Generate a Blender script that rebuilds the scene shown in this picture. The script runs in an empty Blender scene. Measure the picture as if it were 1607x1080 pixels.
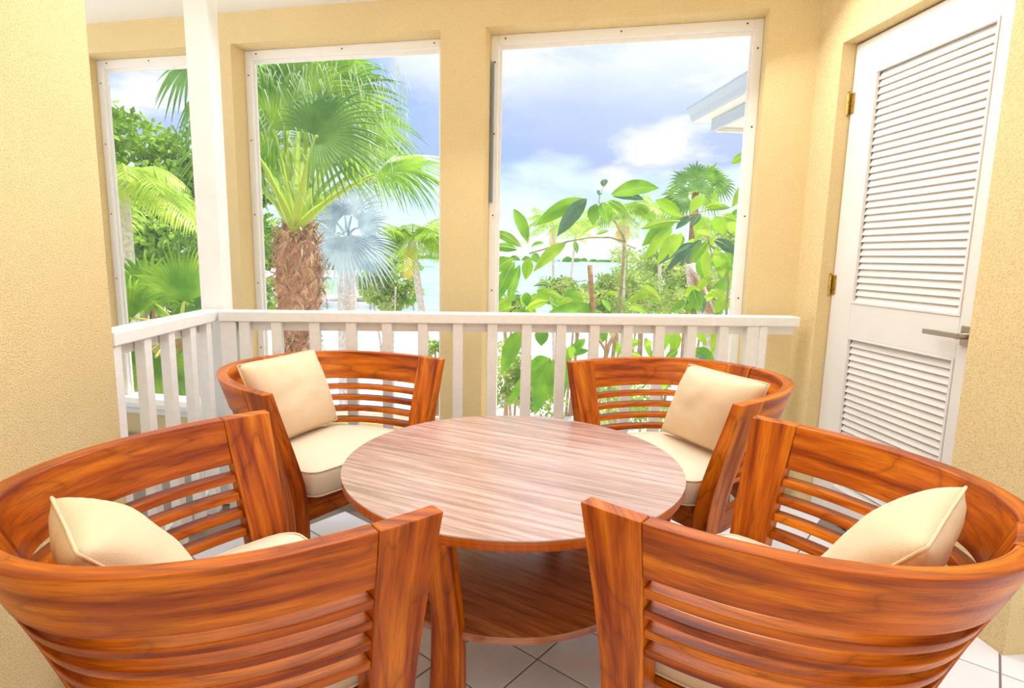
import bpy, bmesh, math, random
from mathutils import Vector, Matrix, noise as mnoise
random.seed(7)
R = math.radians
S = bpy.context.scene
COL = S.collection
# ------------------------------------------------------------------ camera
EYE = Vector((0, 0, 1.22))
FPX, CX, CY, HZ, ROLL, V1 = 909.7, 796.3, 540.0, 402.0, 1.08, 705.0
def _cam_axes():
    p = math.atan((CY-HZ)/FPX); r = R(ROLL)
    F = Vector((0, math.cos(p), -math.sin(p))); Rt = Vector((1, 0, 0)); D = F.cross(Rt)
    R2 = Rt*math.cos(r) - D*math.sin(r); D2 = Rt*math.sin(r) + D*math.cos(r)
    d = R2*(V1-CX) + D2*(HZ-CY) + F*FPX
    Z = Matrix.Rotation(math.atan2(d.x, d.y), 3, 'Z')
    return Z@R2, Z@D2, Z@F
AR, AD, AF = _cam_axes()
cam_data = bpy.data.cameras.new('camera'); cam = bpy.data.objects.new('camera', cam_data); COL.objects.link(cam)
cam_data.sensor_width = 36; cam_data.lens = FPX/1607*36; cam_data.shift_x = (803.5-CX)/1607
cam_data.clip_end = 6000; cam_data.clip_start = .05
cam.matrix_world = Matrix.Translation(EYE) @ Matrix((AR, -AD, -AF)).transposed().to_4x4()
S.camera = cam
# ------------------------------------------------------------------ exposure
S.view_settings.view_transform = 'Standard'; S.view_settings.look = 'None'
S.view_settings.exposure = 0.25; S.view_settings.gamma = 1; S.view_settings.use_curve_mapping = False
# ------------------------------------------------------------------ sky
W = bpy.data.worlds.new('sky'); S.world = W; W.use_nodes = True
nt = W.node_tree; nt.nodes.clear()
def N(t, kind, **kw):
    n = t.nodes.new(kind)
    for k, v in kw.items():
        if k in ('inp',):
            for a, b in v.items(): n.inputs[a].default_value = b
        else: setattr(n, k, v)
    return n
def ramp(t, stops, interp='LINEAR'):
    n = t.nodes.new('ShaderNodeValToRGB'); cr = n.color_ramp; cr.interpolation = interp
    while len(cr.elements) < len(stops): cr.elements.new(.5)
    for e, (p, c) in zip(cr.elements, stops): e.position = p; e.color = (*c, 1)
    return n
def sky_nodes():
    L = nt.links.new
    tc = N(nt, 'ShaderNodeTexCoord'); sep = N(nt, 'ShaderNodeSeparateXYZ'); L(tc.outputs['Generated'], sep.inputs[0])
    mp = N(nt, 'ShaderNodeMapping'); mp.inputs['Scale'].default_value = (1, 1, 2.3); mp.inputs['Location'].default_value = (.35, .1, .2)
    L(tc.outputs['Generated'], mp.inputs[0])
    n1 = N(nt, 'ShaderNodeTexNoise', inp={'Scale': 2.6, 'Detail': 9, 'Roughness': .55, 'Distortion': .35}); L(mp.outputs[0], n1.inputs['Vector'])
    # the blue between the clouds, deeper upwards
    blue = ramp(nt, [(0, (.80, .95, 1)), (.06, (.66, .86, 1)), (.16, (.38, .54, .90)), (.5, (.34, .50, .90)), (1, (.2, .4, .85))]); L(sep.outputs['Z'], blue.inputs[0])
    # cloud tone by elevation: pale haze low, a violet grey base, brighter above
    cl = ramp(nt, [(0, (.86, .97, 1)), (.135, (.70, .88, 1)), (.155, (.42, .54, .88)), (.22, (.52, .63, .92)), (.30, (.80, .87, 1)), (.40, (.95, .97, 1)), (1, (.9, .93, 1))]); 
    n2 = N(nt, 'ShaderNodeTexNoise', inp={'Scale': 5, 'Detail': 5, 'Roughness': .5}); L(mp.outputs[0], n2.inputs['Vector'])
    ad = N(nt, 'ShaderNodeMath', operation='MULTIPLY_ADD'); ad.inputs[1].default_value = .12; L(n2.outputs['Fac'], ad.inputs[0])
    sb = N(nt, 'ShaderNodeMath', operation='SUBTRACT'); sb.inputs[1].default_value = .06; L(sep.outputs['Z'], sb.inputs[0]); L(sb.outputs[0], ad.inputs[2]); L(ad.outputs[0], cl.inputs[0])
    cm = ramp(nt, [(.40, (0, 0, 0)), (.50, (1, 1, 1))]); L(n1.outputs['Fac'], cm.inputs[0])
    m = N(nt, 'ShaderNodeMix', data_type='RGBA'); L(cm.outputs[0], m.inputs['Factor']); L(blue.outputs[0], m.inputs['A']); L(cl.outputs[0], m.inputs['B'])
    wh = ramp(nt, [(.56, (0, 0, 0)), (.68, (1, 1, 1))]); L(n2.outputs['Fac'], wh.inputs[0])
    m2 = N(nt, 'ShaderNodeMix', data_type='RGBA'); L(wh.outputs[0], m2.inputs['Factor']); L(m.outputs['Result'], m2.inputs['A']); m2.inputs['B'].default_value = (1, 1, 1, 1)
    bg = N(nt, 'ShaderNodeBackground', inp={'Strength': 1.0}); L(m2.outputs['Result'], bg.inputs[0])
    out = N(nt, 'ShaderNodeOutputWorld'); L(bg.outputs[0], out.inputs[0])
sky_nodes()
def light(name, kind, loc, rot, energy, color=(1, 1, 1), **kw):
    d = bpy.data.lights.new(name, kind); d.energy = energy; d.color = color
    for k, v in kw.items(): setattr(d, k, v)
    o = bpy.data.objects.new(name, d); COL.objects.link(o); o.location = loc; o.rotation_euler = rot; return o
light('sun', 'SUN', (0, 0, 20), Vector((-.22, -.16, -1)).to_track_quat('-Z', 'Y').to_euler(), 5.5, (1, .96, .88), angle=R(.6))
light('rear_fill_light', 'AREA', (.3, -.6, 2.5), (R(28), 0, 0), 18, (1, .95, .88), shape='RECTANGLE', size=2.4, size_y=1.6)  # unseen fill lamp, added high behind the camera to brighten the room
light('window_side_fill', 'AREA', (.35, 2.45, 2.50), (R(-38), 0, 0), 42, (.96, .98, 1), shape='RECTANGLE', size=2.3, size_y=.7)  # fill lamp added under the ceiling to boost light from the window side
light('rear_low_fill', 'AREA', (.5, -1.72, .95), (R(90), 0, 0), 8, (.97, .98, 1), shape='RECTANGLE', size=1.9, size_y=1.7)  # low fill lamp added behind the camera; the wall there has no doorway
light('overhead_fill', 'AREA', (.30, 1.35, 2.56), (0, 0, 0), 7, (.98, .98, 1), shape='RECTANGLE', size=2.2, size_y=1.2, spread=R(110))  # unseen fill added overhead to lift floor, table and chair tops
# ------------------------------------------------------------------ helpers
def at(x, y, dist):
    """point seen at photo pixel (x, y), dist metres in front of the eye (along world Y)"""
    d = AR*(x-CX) + AD*(y-CY) + AF*FPX
    return EYE + d*(dist/d.y)
def on_z(x, y, z):
    d = AR*(x-CX) + AD*(y-CY) + AF*FPX
    return EYE + d*((z-EYE.z)/d.z)
class MB:
    def __init__(s): s.v = []; s.f = []; s.uv = []; s.mi = []
    def face(s, idx, uv=None, mi=0):
        s.f.append(tuple(idx)); s.uv.append(uv or [(s.v[i][0], s.v[i][1]) for i in idx]); s.mi.append(mi)
    def poly(s, pts, uv=None, mi=0):
        b = len(s.v); s.v += [tuple(p) for p in pts]; s.face(range(b, b+len(pts)), uv, mi)
    def box(s, c, size, M=None, grain=0, mi=0):
        c = Vector(c); h = Vector(size)/2; b = len(s.v)
        P = [Vector((x, y, z)) for x in (-1, 1) for y in (-1, 1) for z in (-1, 1)]
        L = [Vector((p.x*h.x, p.y*h.y, p.z*h.z)) for p in P]
        for l in L:
            q = (M @ l) if M else l
            s.v.append(tuple(c+q))
        ax = [a for a in range(3) if a != grain]
        for q in ((0, 1, 3, 2), (4, 6, 7, 5), (0, 4, 5, 1), (2, 3, 7, 6), (0, 2, 6, 4), (1, 5, 7, 3)):
            s.face([b+i for i in q], [(L[i][grain]+c[grain], L[i][ax[0]]+L[i][ax[1]]*1.03+c[ax[0]]) for i in q], mi)
    def tube(s, pts, rad, n=8, mi=0, caps=True):
        pts = [Vector(p) for p in pts]; m = len(pts)
        if not hasattr(rad, '__len__'): rad = [rad]*m
        b = len(s.v); up = Vector((.13, .27, .95)); l = 0
        for i, p in enumerate(pts):
            t = (pts[min(i+1, m-1)]-pts[max(i-1, 0)])
            if t.length < 1e-9: t = Vector((0, 0, 1))
            t.normalize(); a = t.cross(up)
            if a.length < .05: a = t.cross(Vector((1, 0, 0)))
            a.normalize(); c = t.cross(a); up = c if c.dot(up) > 0 else -c
            for k in range(n):
                w = 2*math.pi*k/n; s.v.append(tuple(p+(a*math.cos(w)+c*math.sin(w))*rad[i]))
        for i in range(m-1):
            l2 = l+(pts[i+1]-pts[i]).length
            for k in range(n):
                k2 = (k+1) % n
                s.face([b+i*n+k, b+i*n+k2, b+(i+1)*n+k2, b+(i+1)*n+k], [(l, k/n*.3), (l, (k+1)/n*.3), (l2, (k+1)/n*.3), (l2, k/n*.3)], mi)
            l = l2
        if caps:
            s.face([b+k for k in range(n)][::-1], None, mi); s.face([b+(m-1)*n+k for k in range(n)], None, mi)
    def prism(s, pts, z0, z1, mi=0):
        n = len(pts); b = len(s.v)
        for z in (z0, z1): s.v += [(p[0], p[1], z) for p in pts]
        s.face([b+i for i in range(n)][::-1], None, mi); s.face([b+n+i for i in range(n)], None, mi)
        for i in range(n):
            j = (i+1) % n; dl = math.dist(pts[i][:2], pts[j][:2])
            s.face([b+i, b+j, b+n+j, b+n+i], [(0, z0), (dl, z0), (dl, z1), (0, z1)], mi)
    def build(s, name, mats, parent=None, smooth=False, bevel=0, matrix=None):
        me = bpy.data.meshes.new(name); me.from_pydata(s.v, [], s.f)
        if not isinstance(mats, (list, tuple)): mats = [mats]
        for m in mats: me.materials.append(m)
        uvl = me.uv_layers.new(name='UVMap'); flat = []
        for u in s.uv:
            for a in u: flat += [a[0], a[1]]
        uvl.data.foreach_set('uv', flat)
        me.polygons.foreach_set('material_index', s.mi)
        if smooth: me.polygons.foreach_set('use_smooth', [True]*len(s.f))
        me.update()
        if bevel:
            bb = bmesh.new(); bb.from_mesh(me); bmesh.ops.recalc_face_normals(bb, faces=bb.faces); bb.to_mesh(me); bb.free()
        return link(name, me, parent, bevel, matrix)
def link(name, me, parent=None, bevel=0, matrix=None):
    o = bpy.data.objects.new(name, me); COL.objects.link(o)
    if parent: o.parent = parent
    if matrix is not None: o.matrix_local = matrix
    if bevel:
        m = o.modifiers.new('bevel', 'BEVEL'); m.width = bevel; m.segments = 2; m.limit_method = 'ANGLE'; m.angle_limit = R(40)
    return o
def tag(o, label=None, cat=None, group=None, kind=None):
    for k, v in (('label', label), ('category', cat), ('group', group), ('kind', kind)):
        if v: o[k] = v
    return o
def thing(name, label, cat, loc=(0, 0, 0), rz=0, group=None, kind=None):
    o = bpy.data.objects.new(name, None); COL.objects.link(o); o.location = loc; o.rotation_euler = (0, 0, rz)
    o.empty_display_size = .1
    return tag(o, label, cat, group, kind)
def copy_tree(o, parent=None):
    c = o.copy(); COL.objects.link(c); c.parent = parent
    for ch in [x for x in o.children]: copy_tree(ch, c)
    return c
# ------------------------------------------------------------------ materials
def new_mat(name):
    m = bpy.data.materials.new(name); m.use_nodes = True; t = m.node_tree; b = t.nodes['Principled BSDF']; return m, t, b
def plain(name, col, rough=.5, metal=0, var=0, scale=20, bump=0, bscale=200, spec=.5):
    m, t, b = new_mat(name); L = t.links.new
    b.inputs['Base Color'].default_value = (*col, 1); b.inputs['Roughness'].default_value = rough; b.inputs['Metallic'].default_value = metal
    b.inputs['Specular IOR Level'].default_value = spec
    tc = N(t, 'ShaderNodeTexCoord')
    if var:
        n = N(t, 'ShaderNodeTexNoise', inp={'Scale': scale, 'Detail': 4}); L(tc.outputs['Object'], n.inputs['Vector'])
        r = ramp(t, [(.3, tuple(c*(1-var) for c in col)), (.7, tuple(min(1, c*(1+var)) for c in col))]); L(n.outputs['Fac'], r.inputs[0]); L(r.outputs[0], b.inputs['Base Color'])
    if bump:
        n = N(t, 'ShaderNodeTexNoise', inp={'Scale': bscale, 'Detail': 3}); L(tc.outputs['Object'], n.inputs['Vector'])
        bp = N(t, 'ShaderNodeBump', inp={'Strength': bump, 'Distance': .004}); L(n.outputs['Fac'], bp.inputs['Height']); L(bp.outputs[0], b.inputs['Normal'])
    return m
def stucco(name, col, dark, scale=150, strength=.8):
    m, t, b = new_mat(name); L = t.links.new
    tc = N(t, 'ShaderNodeTexCoord'); b.inputs['Roughness'].default_value = .9; b.inputs['Specular IOR Level'].default_value = .15
    n = N(t, 'ShaderNodeTexNoise', inp={'Scale': scale, 'Detail': 4, 'Roughness': .6}); L(tc.outputs['Object'], n.inputs['Vector'])
    r = ramp(t, [(.36, dark), (.52, col)]); L(n.outputs['Fac'], r.inputs[0])
    n2 = N(t, 'ShaderNodeTexNoise', inp={'Scale': 1.7, 'Detail': 3}); L(tc.outputs['Object'], n2.inputs['Vector'])
    r2 = ramp(t, [(.3, (.93, .93, .93)), (.7, (1, 1, 1))]); L(n2.outputs['Fac'], r2.inputs[0])
    mx = N(t, 'ShaderNodeMix', data_type='RGBA', blend_type='MULTIPLY'); mx.inputs['Factor'].default_value = 1
    L(r.outputs[0], mx.inputs['A']); L(r2.outputs[0], mx.inputs['B']); L(mx.outputs['Result'], b.inputs['Base Color'])
    bp = N(t, 'ShaderNodeBump', inp={'Strength': strength, 'Distance': .0045}); L(n.outputs['Fac'], bp.inputs['Height']); L(bp.outputs[0], b.inputs['Normal'])
    return m
def wood(name, dark, mid, lite, rough=.33, coat=.35, line=.5, stretch=8, fine=1.0, base_scale=1.5, streak=(2.2, 30), spec=.5):
    m, t, b = new_mat(name); L = t.links.new
    uv = N(t, 'ShaderNodeUVMap'); oi = N(t, 'ShaderNodeObjectInfo')
    off = N(t, 'ShaderNodeVectorMath', operation='SCALE'); off.inputs['Scale'].default_value = 37.0
    cv = N(t, 'ShaderNodeCombineXYZ'); L(oi.outputs['Random'], cv.inputs[0]); L(oi.outputs['Random'], cv.inputs[1]); L(cv.outputs[0], off.inputs[0])
    add = N(t, 'ShaderNodeVectorMath', operation='ADD'); L(uv.outputs[0], add.inputs[0]); L(off.outputs[0], add.inputs[1])
    mp = N(t, 'ShaderNodeMapping'); mp.inputs['Scale'].default_value = (1, stretch*.55, 1); L(add.outputs[0], mp.inputs[0])
    n = N(t, 'ShaderNodeTexNoise', inp={'Scale': base_scale, 'Detail': 3, 'Roughness': .45, 'Distortion': .5}); L(mp.outputs[0], n.inputs['Vector'])
    # contour figure
    mu = N(t, 'ShaderNodeMath', operation='MULTIPLY'); mu.inputs[1].default_value = 9; L(n.outputs['Fac'], mu.inputs[0])
    pp = N(t, 'ShaderNodeMath', operation='PINGPONG'); pp.inputs[1].default_value = .5; L(mu.outputs[0], pp.inputs[0])
    lr = ramp(t, [(0, (1, 1, 1)), (.05, (.45, .45, .45)), (.25, (0, 0, 0))]); L(pp.outputs[0], lr.inputs[0])
    mp2 = N(t, 'ShaderNodeMapping'); mp2.inputs['Scale'].default_value = (14, 330, 1); L(add.outputs[0], mp2.inputs[0])
    n2 = N(t, 'ShaderNodeTexNoise', inp={'Scale': 1, 'Detail': 4, 'Roughness': .6}); L(mp2.outputs[0], n2.inputs['Vector'])
    mp3 = N(t, 'ShaderNodeMapping'); mp3.inputs['Scale'].default_value = (*streak, 1); L(add.outputs[0], mp3.inputs[0])
    n3 = N(t, 'ShaderNodeTexNoise', inp={'Scale': 1, 'Detail': 3}); L(mp3.outputs[0], n3.inputs['Vector'])
    r = ramp(t, [(.34, dark), (.5, mid), (.66, lite)]); L(n3.outputs['Fac'], r.inputs[0])
    tone = ramp(t, [(0, (.80, .74, .68)), (1, (1.0, 1.0, 1.0))]); L(oi.outputs['Random'], tone.inputs[0])
    m0 = N(t, 'ShaderNodeMix', data_type='RGBA', blend_type='MULTIPLY'); m0.inputs['Factor'].default_value = 1; L(r.outputs[0], m0.inputs['A']); L(tone.outputs[0], m0.inputs['B'])
    m1 = N(t, 'ShaderNodeMix', data_type='RGBA'); m1.inputs['B'].default_value = (*[c*.45 for c in dark], 1)
    lf = N(t, 'ShaderNodeMath', operation='MULTIPLY'); lf.inputs[1].default_value = line; L(lr.outputs[0], lf.inputs[0]); L(lf.outputs[0], m1.inputs['Factor']); L(m0.outputs['Result'], m1.inputs['A'])
    r2 = ramp(t, [(.3, (1-.6*fine,)*3), (.5, (1, 1, 1))]); L(n2.outputs['Fac'], r2.inputs[0])
    m2 = N(t, 'ShaderNodeMix', data_type='RGBA', blend_type='MULTIPLY'); m2.inputs['Factor'].default_value = .75; L(m1.outputs['Result'], m2.inputs['A']); L(r2.outputs[0], m2.inputs['B'])
    L(m2.outputs['Result'], b.inputs['Base Color']); b.inputs['Roughness'].default_value = rough
    b.inputs['Coat Weight'].default_value = coat; b.inputs['Coat Roughness'].default_value = .25; b.inputs['Coat IOR'].default_value = 1.7; b.inputs['Specular IOR Level'].default_value = spec
    bp = N(t, 'ShaderNodeBump', inp={'Strength': .12, 'Distance': .002}); L(n2.outputs['Fac'], bp.inputs['Height']); L(bp.outputs[0], b.inputs['Normal'])
    return m
def leafm(name, a, b_, trans=.35, rough=.4, scale=6, space='Object'):
    m, t, b = new_mat(name); L = t.links.new
    tc = N(t, 'ShaderNodeTexCoord'); n = N(t, 'ShaderNodeTexNoise', inp={'Scale': scale, 'Detail': 3}); L(tc.outputs[space], n.inputs['Vector'])
    r = ramp(t, [(.35, a), (.65, b_)]); L(n.outputs['Fac'], r.inputs[0]); L(r.outputs[0], b.inputs['Base Color']); b.inputs['Roughness'].default_value = rough
    tr = N(t, 'ShaderNodeBsdfTranslucent'); L(r.outputs[0], tr.inputs[0])
    ms = N(t, 'ShaderNodeMixShader'); ms.inputs[0].default_value = trans; out = t.nodes['Material Output']
    L(b.outputs[0], ms.inputs[1]); L(tr.outputs[0], ms.inputs[2]); L(ms.outputs[0], out.inputs[0])
    return m
M = {}
M['stucco'] = stucco('warm_stucco', (.95, .755, .41), (.78, .56, .26), 230, 1.0)
M['ceiling'] = plain('ceiling_white', (.93, .92, .88), .8, bump=.15)
M['white'] = plain('white_paint', (.94, .92, .88), .45, var=.03, scale=8)
M['white_worn'] = plain('weathered_white_paint', (.93, .91, .88), .6, var=.03, scale=35, bump=.2, bscale=90)
M['door'] = plain('door_paint', (.84, .81, .77), .5, var=.02, scale=6)
M['wood'] = wood('teak', (.27, .038, .001), (.56, .120, .002), (.78, .225, .008), coat=.12, spec=.2)
M['wood_top'] = wood('teak_tabletop', (.41, .235, .19), (.58, .37, .32), (.72, .51, .46), rough=.3, coat=.8, line=.10, fine=.9, streak=(3, 60))
M['wood_shelf'] = wood('teak_shelf', (.30, .08, .02), (.46, .14, .04), (.60, .22, .07), rough=.22, coat=.9, line=.3, streak=(3, 50))
M['fabric'] = plain('cream_canvas', (.80, .66, .50), .85, var=.03, scale=5, bump=.25, bscale=420, spec=.2)
M['pillow'] = plain('beige_pillow_cloth', (.82, .64, .43), .85, var=.04, scale=6, bump=.25, bscale=420, spec=.2)
M['tile'] = plain('white_glazed_tile', (.88, .90, .97), .12, var=.04, scale=3, bump=.3, bscale=60)
M['grout'] = plain('grey_grout', (.26, .22, .18), .9)
M['brass'] = plain('aged_brass', (.52, .36, .10), .35, 1, var=.3, scale=60)
M['steel'] = plain('brushed_nickel', (.50, .44, .38), .3, 1)
M['screw'] = plain('dark_screw', (.06, .06, .07), .5, .6)
M['frame'] = plain('window_frame_white', (.95, .95, .95), .4)
M['blue_strip'] = plain('grey_blue_track', (.22, .30, .36), .4, .3)
def screen_mat():
    m, t, b = new_mat('insect_mesh'); L = t.links.new
    tr = N(t, 'ShaderNodeBsdfTransparent'); b.inputs['Base Color'].default_value = (.85, .9, .95, 1); b.inputs['Roughness'].default_value = .7
    uv = N(t, 'ShaderNodeUVMap'); w = N(t, 'ShaderNodeTexWave', inp={'Scale': 28, 'Distortion': 1.2, 'Detail Scale': .6}); w.bands_direction = 'DIAGONAL'; L(uv.outputs[0], w.inputs['Vector'])
    r = ramp(t, [(0, (.05,)*3), (1, (.085,)*3)]); L(w.outputs['Fac'], r.inputs[0])
    ms = N(t, 'ShaderNodeMixShader'); L(r.outputs[0], ms.inputs[0]); L(tr.outputs[0], ms.inputs[1]); L(b.outputs[0], ms.inputs[2]); L(ms.outputs[0], t.nodes['Material Output'].inputs[0])
    return m
M['screen'] = screen_mat()
# ------------------------------------------------------------------ room shell
K = 1.029                                  # back wall frame: t runs left along the wall, d runs outwards
P0 = Vector((1.527, 2.85, 0)); E1 = Vector((-.9503, .3113, 0)); E2 = Vector((.3113, .9503, 0))
WM = Matrix.Translation(P0) @ Matrix((E1, E2, Vector((0, 0, 1)))).transposed().to_4x4()
WIN = {1: (3.152*K, 3.931*K), 2: (1.614*K, 2.873*K), 3: (0.0, 1.369*K)}
Z_SILL, Z_HEAD, Z_CEIL = .17, 2.42, 2.592
TH = .20
def wbox(mb, t0, t1, d0, d1, z0, z1, **kw): mb.box(((t0+t1)/2, (d0+d1)/2, (z0+z1)/2), (t1-t0, d1-d0, z1-z0), **kw)
mb = MB()
def wall_grid(mb):
    xs = [-.30, 0.0, WIN[3][1], WIN[2][0], WIN[2][1], WIN[1][0], WIN[1][1], 6.2]
    op = {1, 3, 5}
    for i in range(len(xs)-1):
        if i in op:
            wbox(mb, xs[i], xs[i+1], 0, TH, -.3, Z_SILL); wbox(mb, xs[i], xs[i+1], 0, TH, Z_HEAD, 2.9)
        else: wbox(mb, xs[i], xs[i+1], 0, TH, -.3, 2.9)
wall_grid(mb)
o = mb.build('wall_back', M['stucco']); o.matrix_world = WM; tag(o, kind='structure')
XR, XD = 1.746, 1.811
mb = MB()      # right wall: strip by the corner, over the door, pier right of the door
def wb(x0, x1, y0, y1, z0, z1): mb.box(((x0+x1)/2, (y0+y1)/2, (z0+z1)/2), (x1-x0, y1-y0, z1-z0))
wb(XR, XR+.25, 2.60, 2.95, -.3, 2.9); wb(XR, XR+.25, 1.774, 2.60, 2.188, 2.9); wb(XR, XR+.25, 1.50, 1.774, -.3, 2.9)
wb(XR+.23, XR+2.2, 1.50, 1.72, -.3, 2.9)
wb(XR+.10, XR+.25, 1.774, 2.60, -.3, 2.188)
tag(mb.build('wall_right', M['stucco']), kind='structure')
mb = MB(); wb(-1.34, -1.07, -1.8, 1.95, -.3, 2.9); tag(mb.build('wall_left', M['stucco']), kind='structure')
mb = MB(); wb(-1.34, 3.3, -2.05, -1.8, -.3, 2.9); tag(mb.build('wall_rear_added', M['stucco']), kind='structure')  # unseen wall behind the camera, added to cut light and reflections from there
mb = MB(); mb.prism([(-5, -1.8), (3.3, -1.8), (3.3, 2.90), (-5, 5.62)], Z_CEIL, 2.85); tag(mb.build('ceiling', M['ceiling']), kind='structure')
mb = MB(); mb.prism([(-3.2, -6), (3.4, -6), (3.4, 2.7), (1.6, 2.80), (-3.2, 4.35)], -.35, -.004)
floor = tag(mb.build('floor', M['grout']), kind='structure')
# tiles laid on the diagonal
TS = .2187; ta = R(-45.5); TO = Vector((-.4948, 2.6798)); td1 = Vector((math.cos(ta), math.sin(ta))); td2 = Vector((-td1.y, td1.x))
tm = MB(); g = TS-.006; h = g/2
tm.v = [(-h, -h, -.006), (h, -h, -.006), (h, h, -.006), (-h, h, -.006), (-h, -h, -.0012), (h, -h, -.0012), (h, h, -.0012), (-h, h, -.0012),
        (-h+.0015, -h+.0015, 0), (h-.0015, -h+.0015, 0), (h-.0015, h-.0015, 0), (-h+.0015, h-.0015, 0)]
for i in range(4):
    j = (i+1) % 4; tm.face([i, j, 4+j, 4+i]); tm.face([4+i, 4+j, 8+j, 8+i])
tm.face([8, 9, 10, 11])
tile0 = None; rest = MB(); nt_ = 0
for i in range(-45, 45):
    for j in range(-45, 45):
        c = TO + td1*((i+.5)*TS) + td2*((j+.5)*TS+.006)
        if not (-1.0 < c.x < 3.2 and -5.9 < c.y < 2.66) or (c.x > XR-.02 and c.y > 1.44): continue
        mat = Matrix.Translation((c.x, c.y, 0)) @ Matrix.Rotation(ta, 4, 'Z')
        near = c.y > .78 and c.x < 2.3
        if near and nt_ < 300:
            nt_ += 1
            if tile0 is None: tile0 = tm.build('tile', M['tile'], floor, matrix=mat)
            else: link('tile', tile0.data, floor, matrix=mat)
        else: rest.poly([mat @ Vector(tm.v[k]) for k in (8, 9, 10, 11)])
tag(rest.build('tile', M['tile'], floor), kind='stuff')
# ------------------------------------------------------------------ windows
def make_window(n, flip=False):
    t0, t1 = WIN[n]; d0, d1 = .125, .165
    fr = MB(); w = .045
    wbox(fr, t0, t0+w, d0, d1, Z_SILL, Z_HEAD); wbox(fr, t1-w, t1, d0, d1, Z_SILL, Z_HEAD)
    wbox(fr, t0+w, t1-w, d0, d1, Z_HEAD-.05, Z_HEAD); wbox(fr, t0+w, t1-w, d0, d1, Z_SILL, Z_SILL+.05)
    root = fr.build('window_%d' % n, M['frame'], bevel=.003); root.matrix_world = WM; tag(root, kind='structure')
    ins = MB()    # slim inner strip holding the mesh
    q = .012
    for a, b in ((t0+w, t0+w+q), (t1-w-q, t1-w)): wbox(ins, a, b, d1-.02, d1-.006, Z_SILL+.05, Z_HEAD-.05)
    wbox(ins, t0+w+q, t1-w-q, d1-.02, d1-.006, Z_HEAD-.05-.02, Z_HEAD-.05)
    ins.build('mesh_retainer', M['white_worn'], root)
    sc = MB(); a, b, z0, z1 = t0+w, t1-w, Z_SILL+.05, Z_HEAD-.05
    sc.poly([(a, .1485, z0), (b, .1485, z0), (b, .1485, z1), (a, .1485, z1)], [(a, z0), (b, z0), (b, z1), (a, z1)])
    sc.build('insect_screen', M['screen'], root)
    for z in (.6, 1.02, 1.45, 1.9, 2.28):
        for t in (t0+w/2, t1-w/2):
            s = MB(); s.tube([(t, d0+.002, z), (t, d0-.002, z)], .0045, 8); s.build('screw', M['screw'], root)
    k = max(3, int((t1-t0)/.4))
    for i in range(k):
        t = t0+.08+(t1-t0-.16)*i/(k-1); s = MB(); s.tube([(t, d0+.002, Z_HEAD-.02), (t, d0-.002, Z_HEAD-.02)], .0045, 8); s.build('screw', M['screw'], root)
    return root
for n in (1, 2, 3): wr = make_window(n)
st = MB(); wbox(st, WIN[3][1]-.020, WIN[3][1]-.008, .108, .1245, 1.52, 2.28); st.build('guide_track', M['blue_strip'], wr, bevel=.002)
cp = MB(); wbox(cp, WIN[1][0]-.02, WIN[1][1]+.02, -.035, .12, Z_SILL, Z_SILL+.035); tag(cp.build('trim_1', M['white'], bevel=.004), kind='structure').matrix_world = WM
cp = MB(); wbox(cp, WIN[1][0]-.02, WIN[1][1]+.02, -.012, .0, Z_SILL-.045, Z_SILL); tag(cp.build('trim_2', M['white'], bevel=.003), kind='structure').matrix_world = WM
# ------------------------------------------------------------------ louvred door
door = MB(); DT = .04
def dbox(m, y0, y1, z0, z1, x0=XD, x1=XD+DT): m.box(((x0+x1)/2, (y0+y1)/2, (z0+z1)/2), (x1-x0, y1-y0, z1-z0))
DL, DR_, LL, LR = 2.597, 1.780, 2.455, 1.885
dbox(door, LL, DL, .01, 2.180); dbox(door, DR_, LR, .01, 2.180)
dbox(door, LR, LL, 2.035, 2.180); dbox(door, LR, LL, .885, 1.037); dbox(door, LR, LL, .01, .17)
dr = door.build('door_1', M['door'], bevel=.003); tag(dr, kind='structure')
for nm, (z0, z1) in dict(a=(1.037, 2.035), b=(.17, .885)).items():
    bd = MB(); q = .010
    dbox(bd, LL-q, LL, z0, z1, XD-.004, XD+.012); dbox(bd, LR, LR+q, z0, z1, XD-.004, XD+.012)
    dbox(bd, LR+q, LL-q, z1-q, z1, XD-.004, XD+.012); dbox(bd, LR+q, LL-q, z0, z0+q, XD-.004, XD+.012)
    bd.build('panel_moulding', M['door'], dr, bevel=.002)
lv = MB(); lw = LL-LR-.02
lv.box((0, 0, 0), (.040, lw, .0065)); lv0 = None
for z0, z1 in ((1.047, 2.025), (.18, .875)):
    k = round((z1-z0)/.0298)
    for i in range(k):
        z = z0+(i+.5)*(z1-z0)/k
        mt = Matrix.Translation((XD+.019, (LL+LR)/2, z)) @ Matrix.Rotation(R(-65), 4, 'Y')
        if lv0 is None: lv0 = lv.build('louver_slat', M['door'], dr, matrix=mt)
        else: link('louver_slat', lv0.data, dr, matrix=mt)
for z in (1.93, 1.115):
    hg = MB(); y = DL+.004
    hg.tube([(XD-.012, y, z-.045), (XD-.012, y, z+.045)], .0085, 10)
    for dz in (-.05, .05): hg.tube([(XD-.012, y, z+dz-.004), (XD-.012, y, z+dz+.004)], .0065, 8)
    hg.box((XD-.004, y-.014, z), (.004, .03, .088)); hg.box((XD-.006, y+.009, z), (.003, .016, .088))
    hg.build('hinge', M['brass'], dr, smooth=False)
hd = MB(); hy, hz_ = 1.842, .972
hd.box((XD-.004, hy, hz_), (.009, .052, .070)); hd.build('handle_rose', M['steel'], dr, bevel=.002)
hd = MB(); hd.tube([(XD-.006, hy, hz_), (XD-.05, hy, hz_)], .011, 12)
hd.box((XD-.05, hy+.065, hz_+.001), (.012, .150, .018)); hd.build('lever_handle', M['steel'], dr, bevel=.002)
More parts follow.
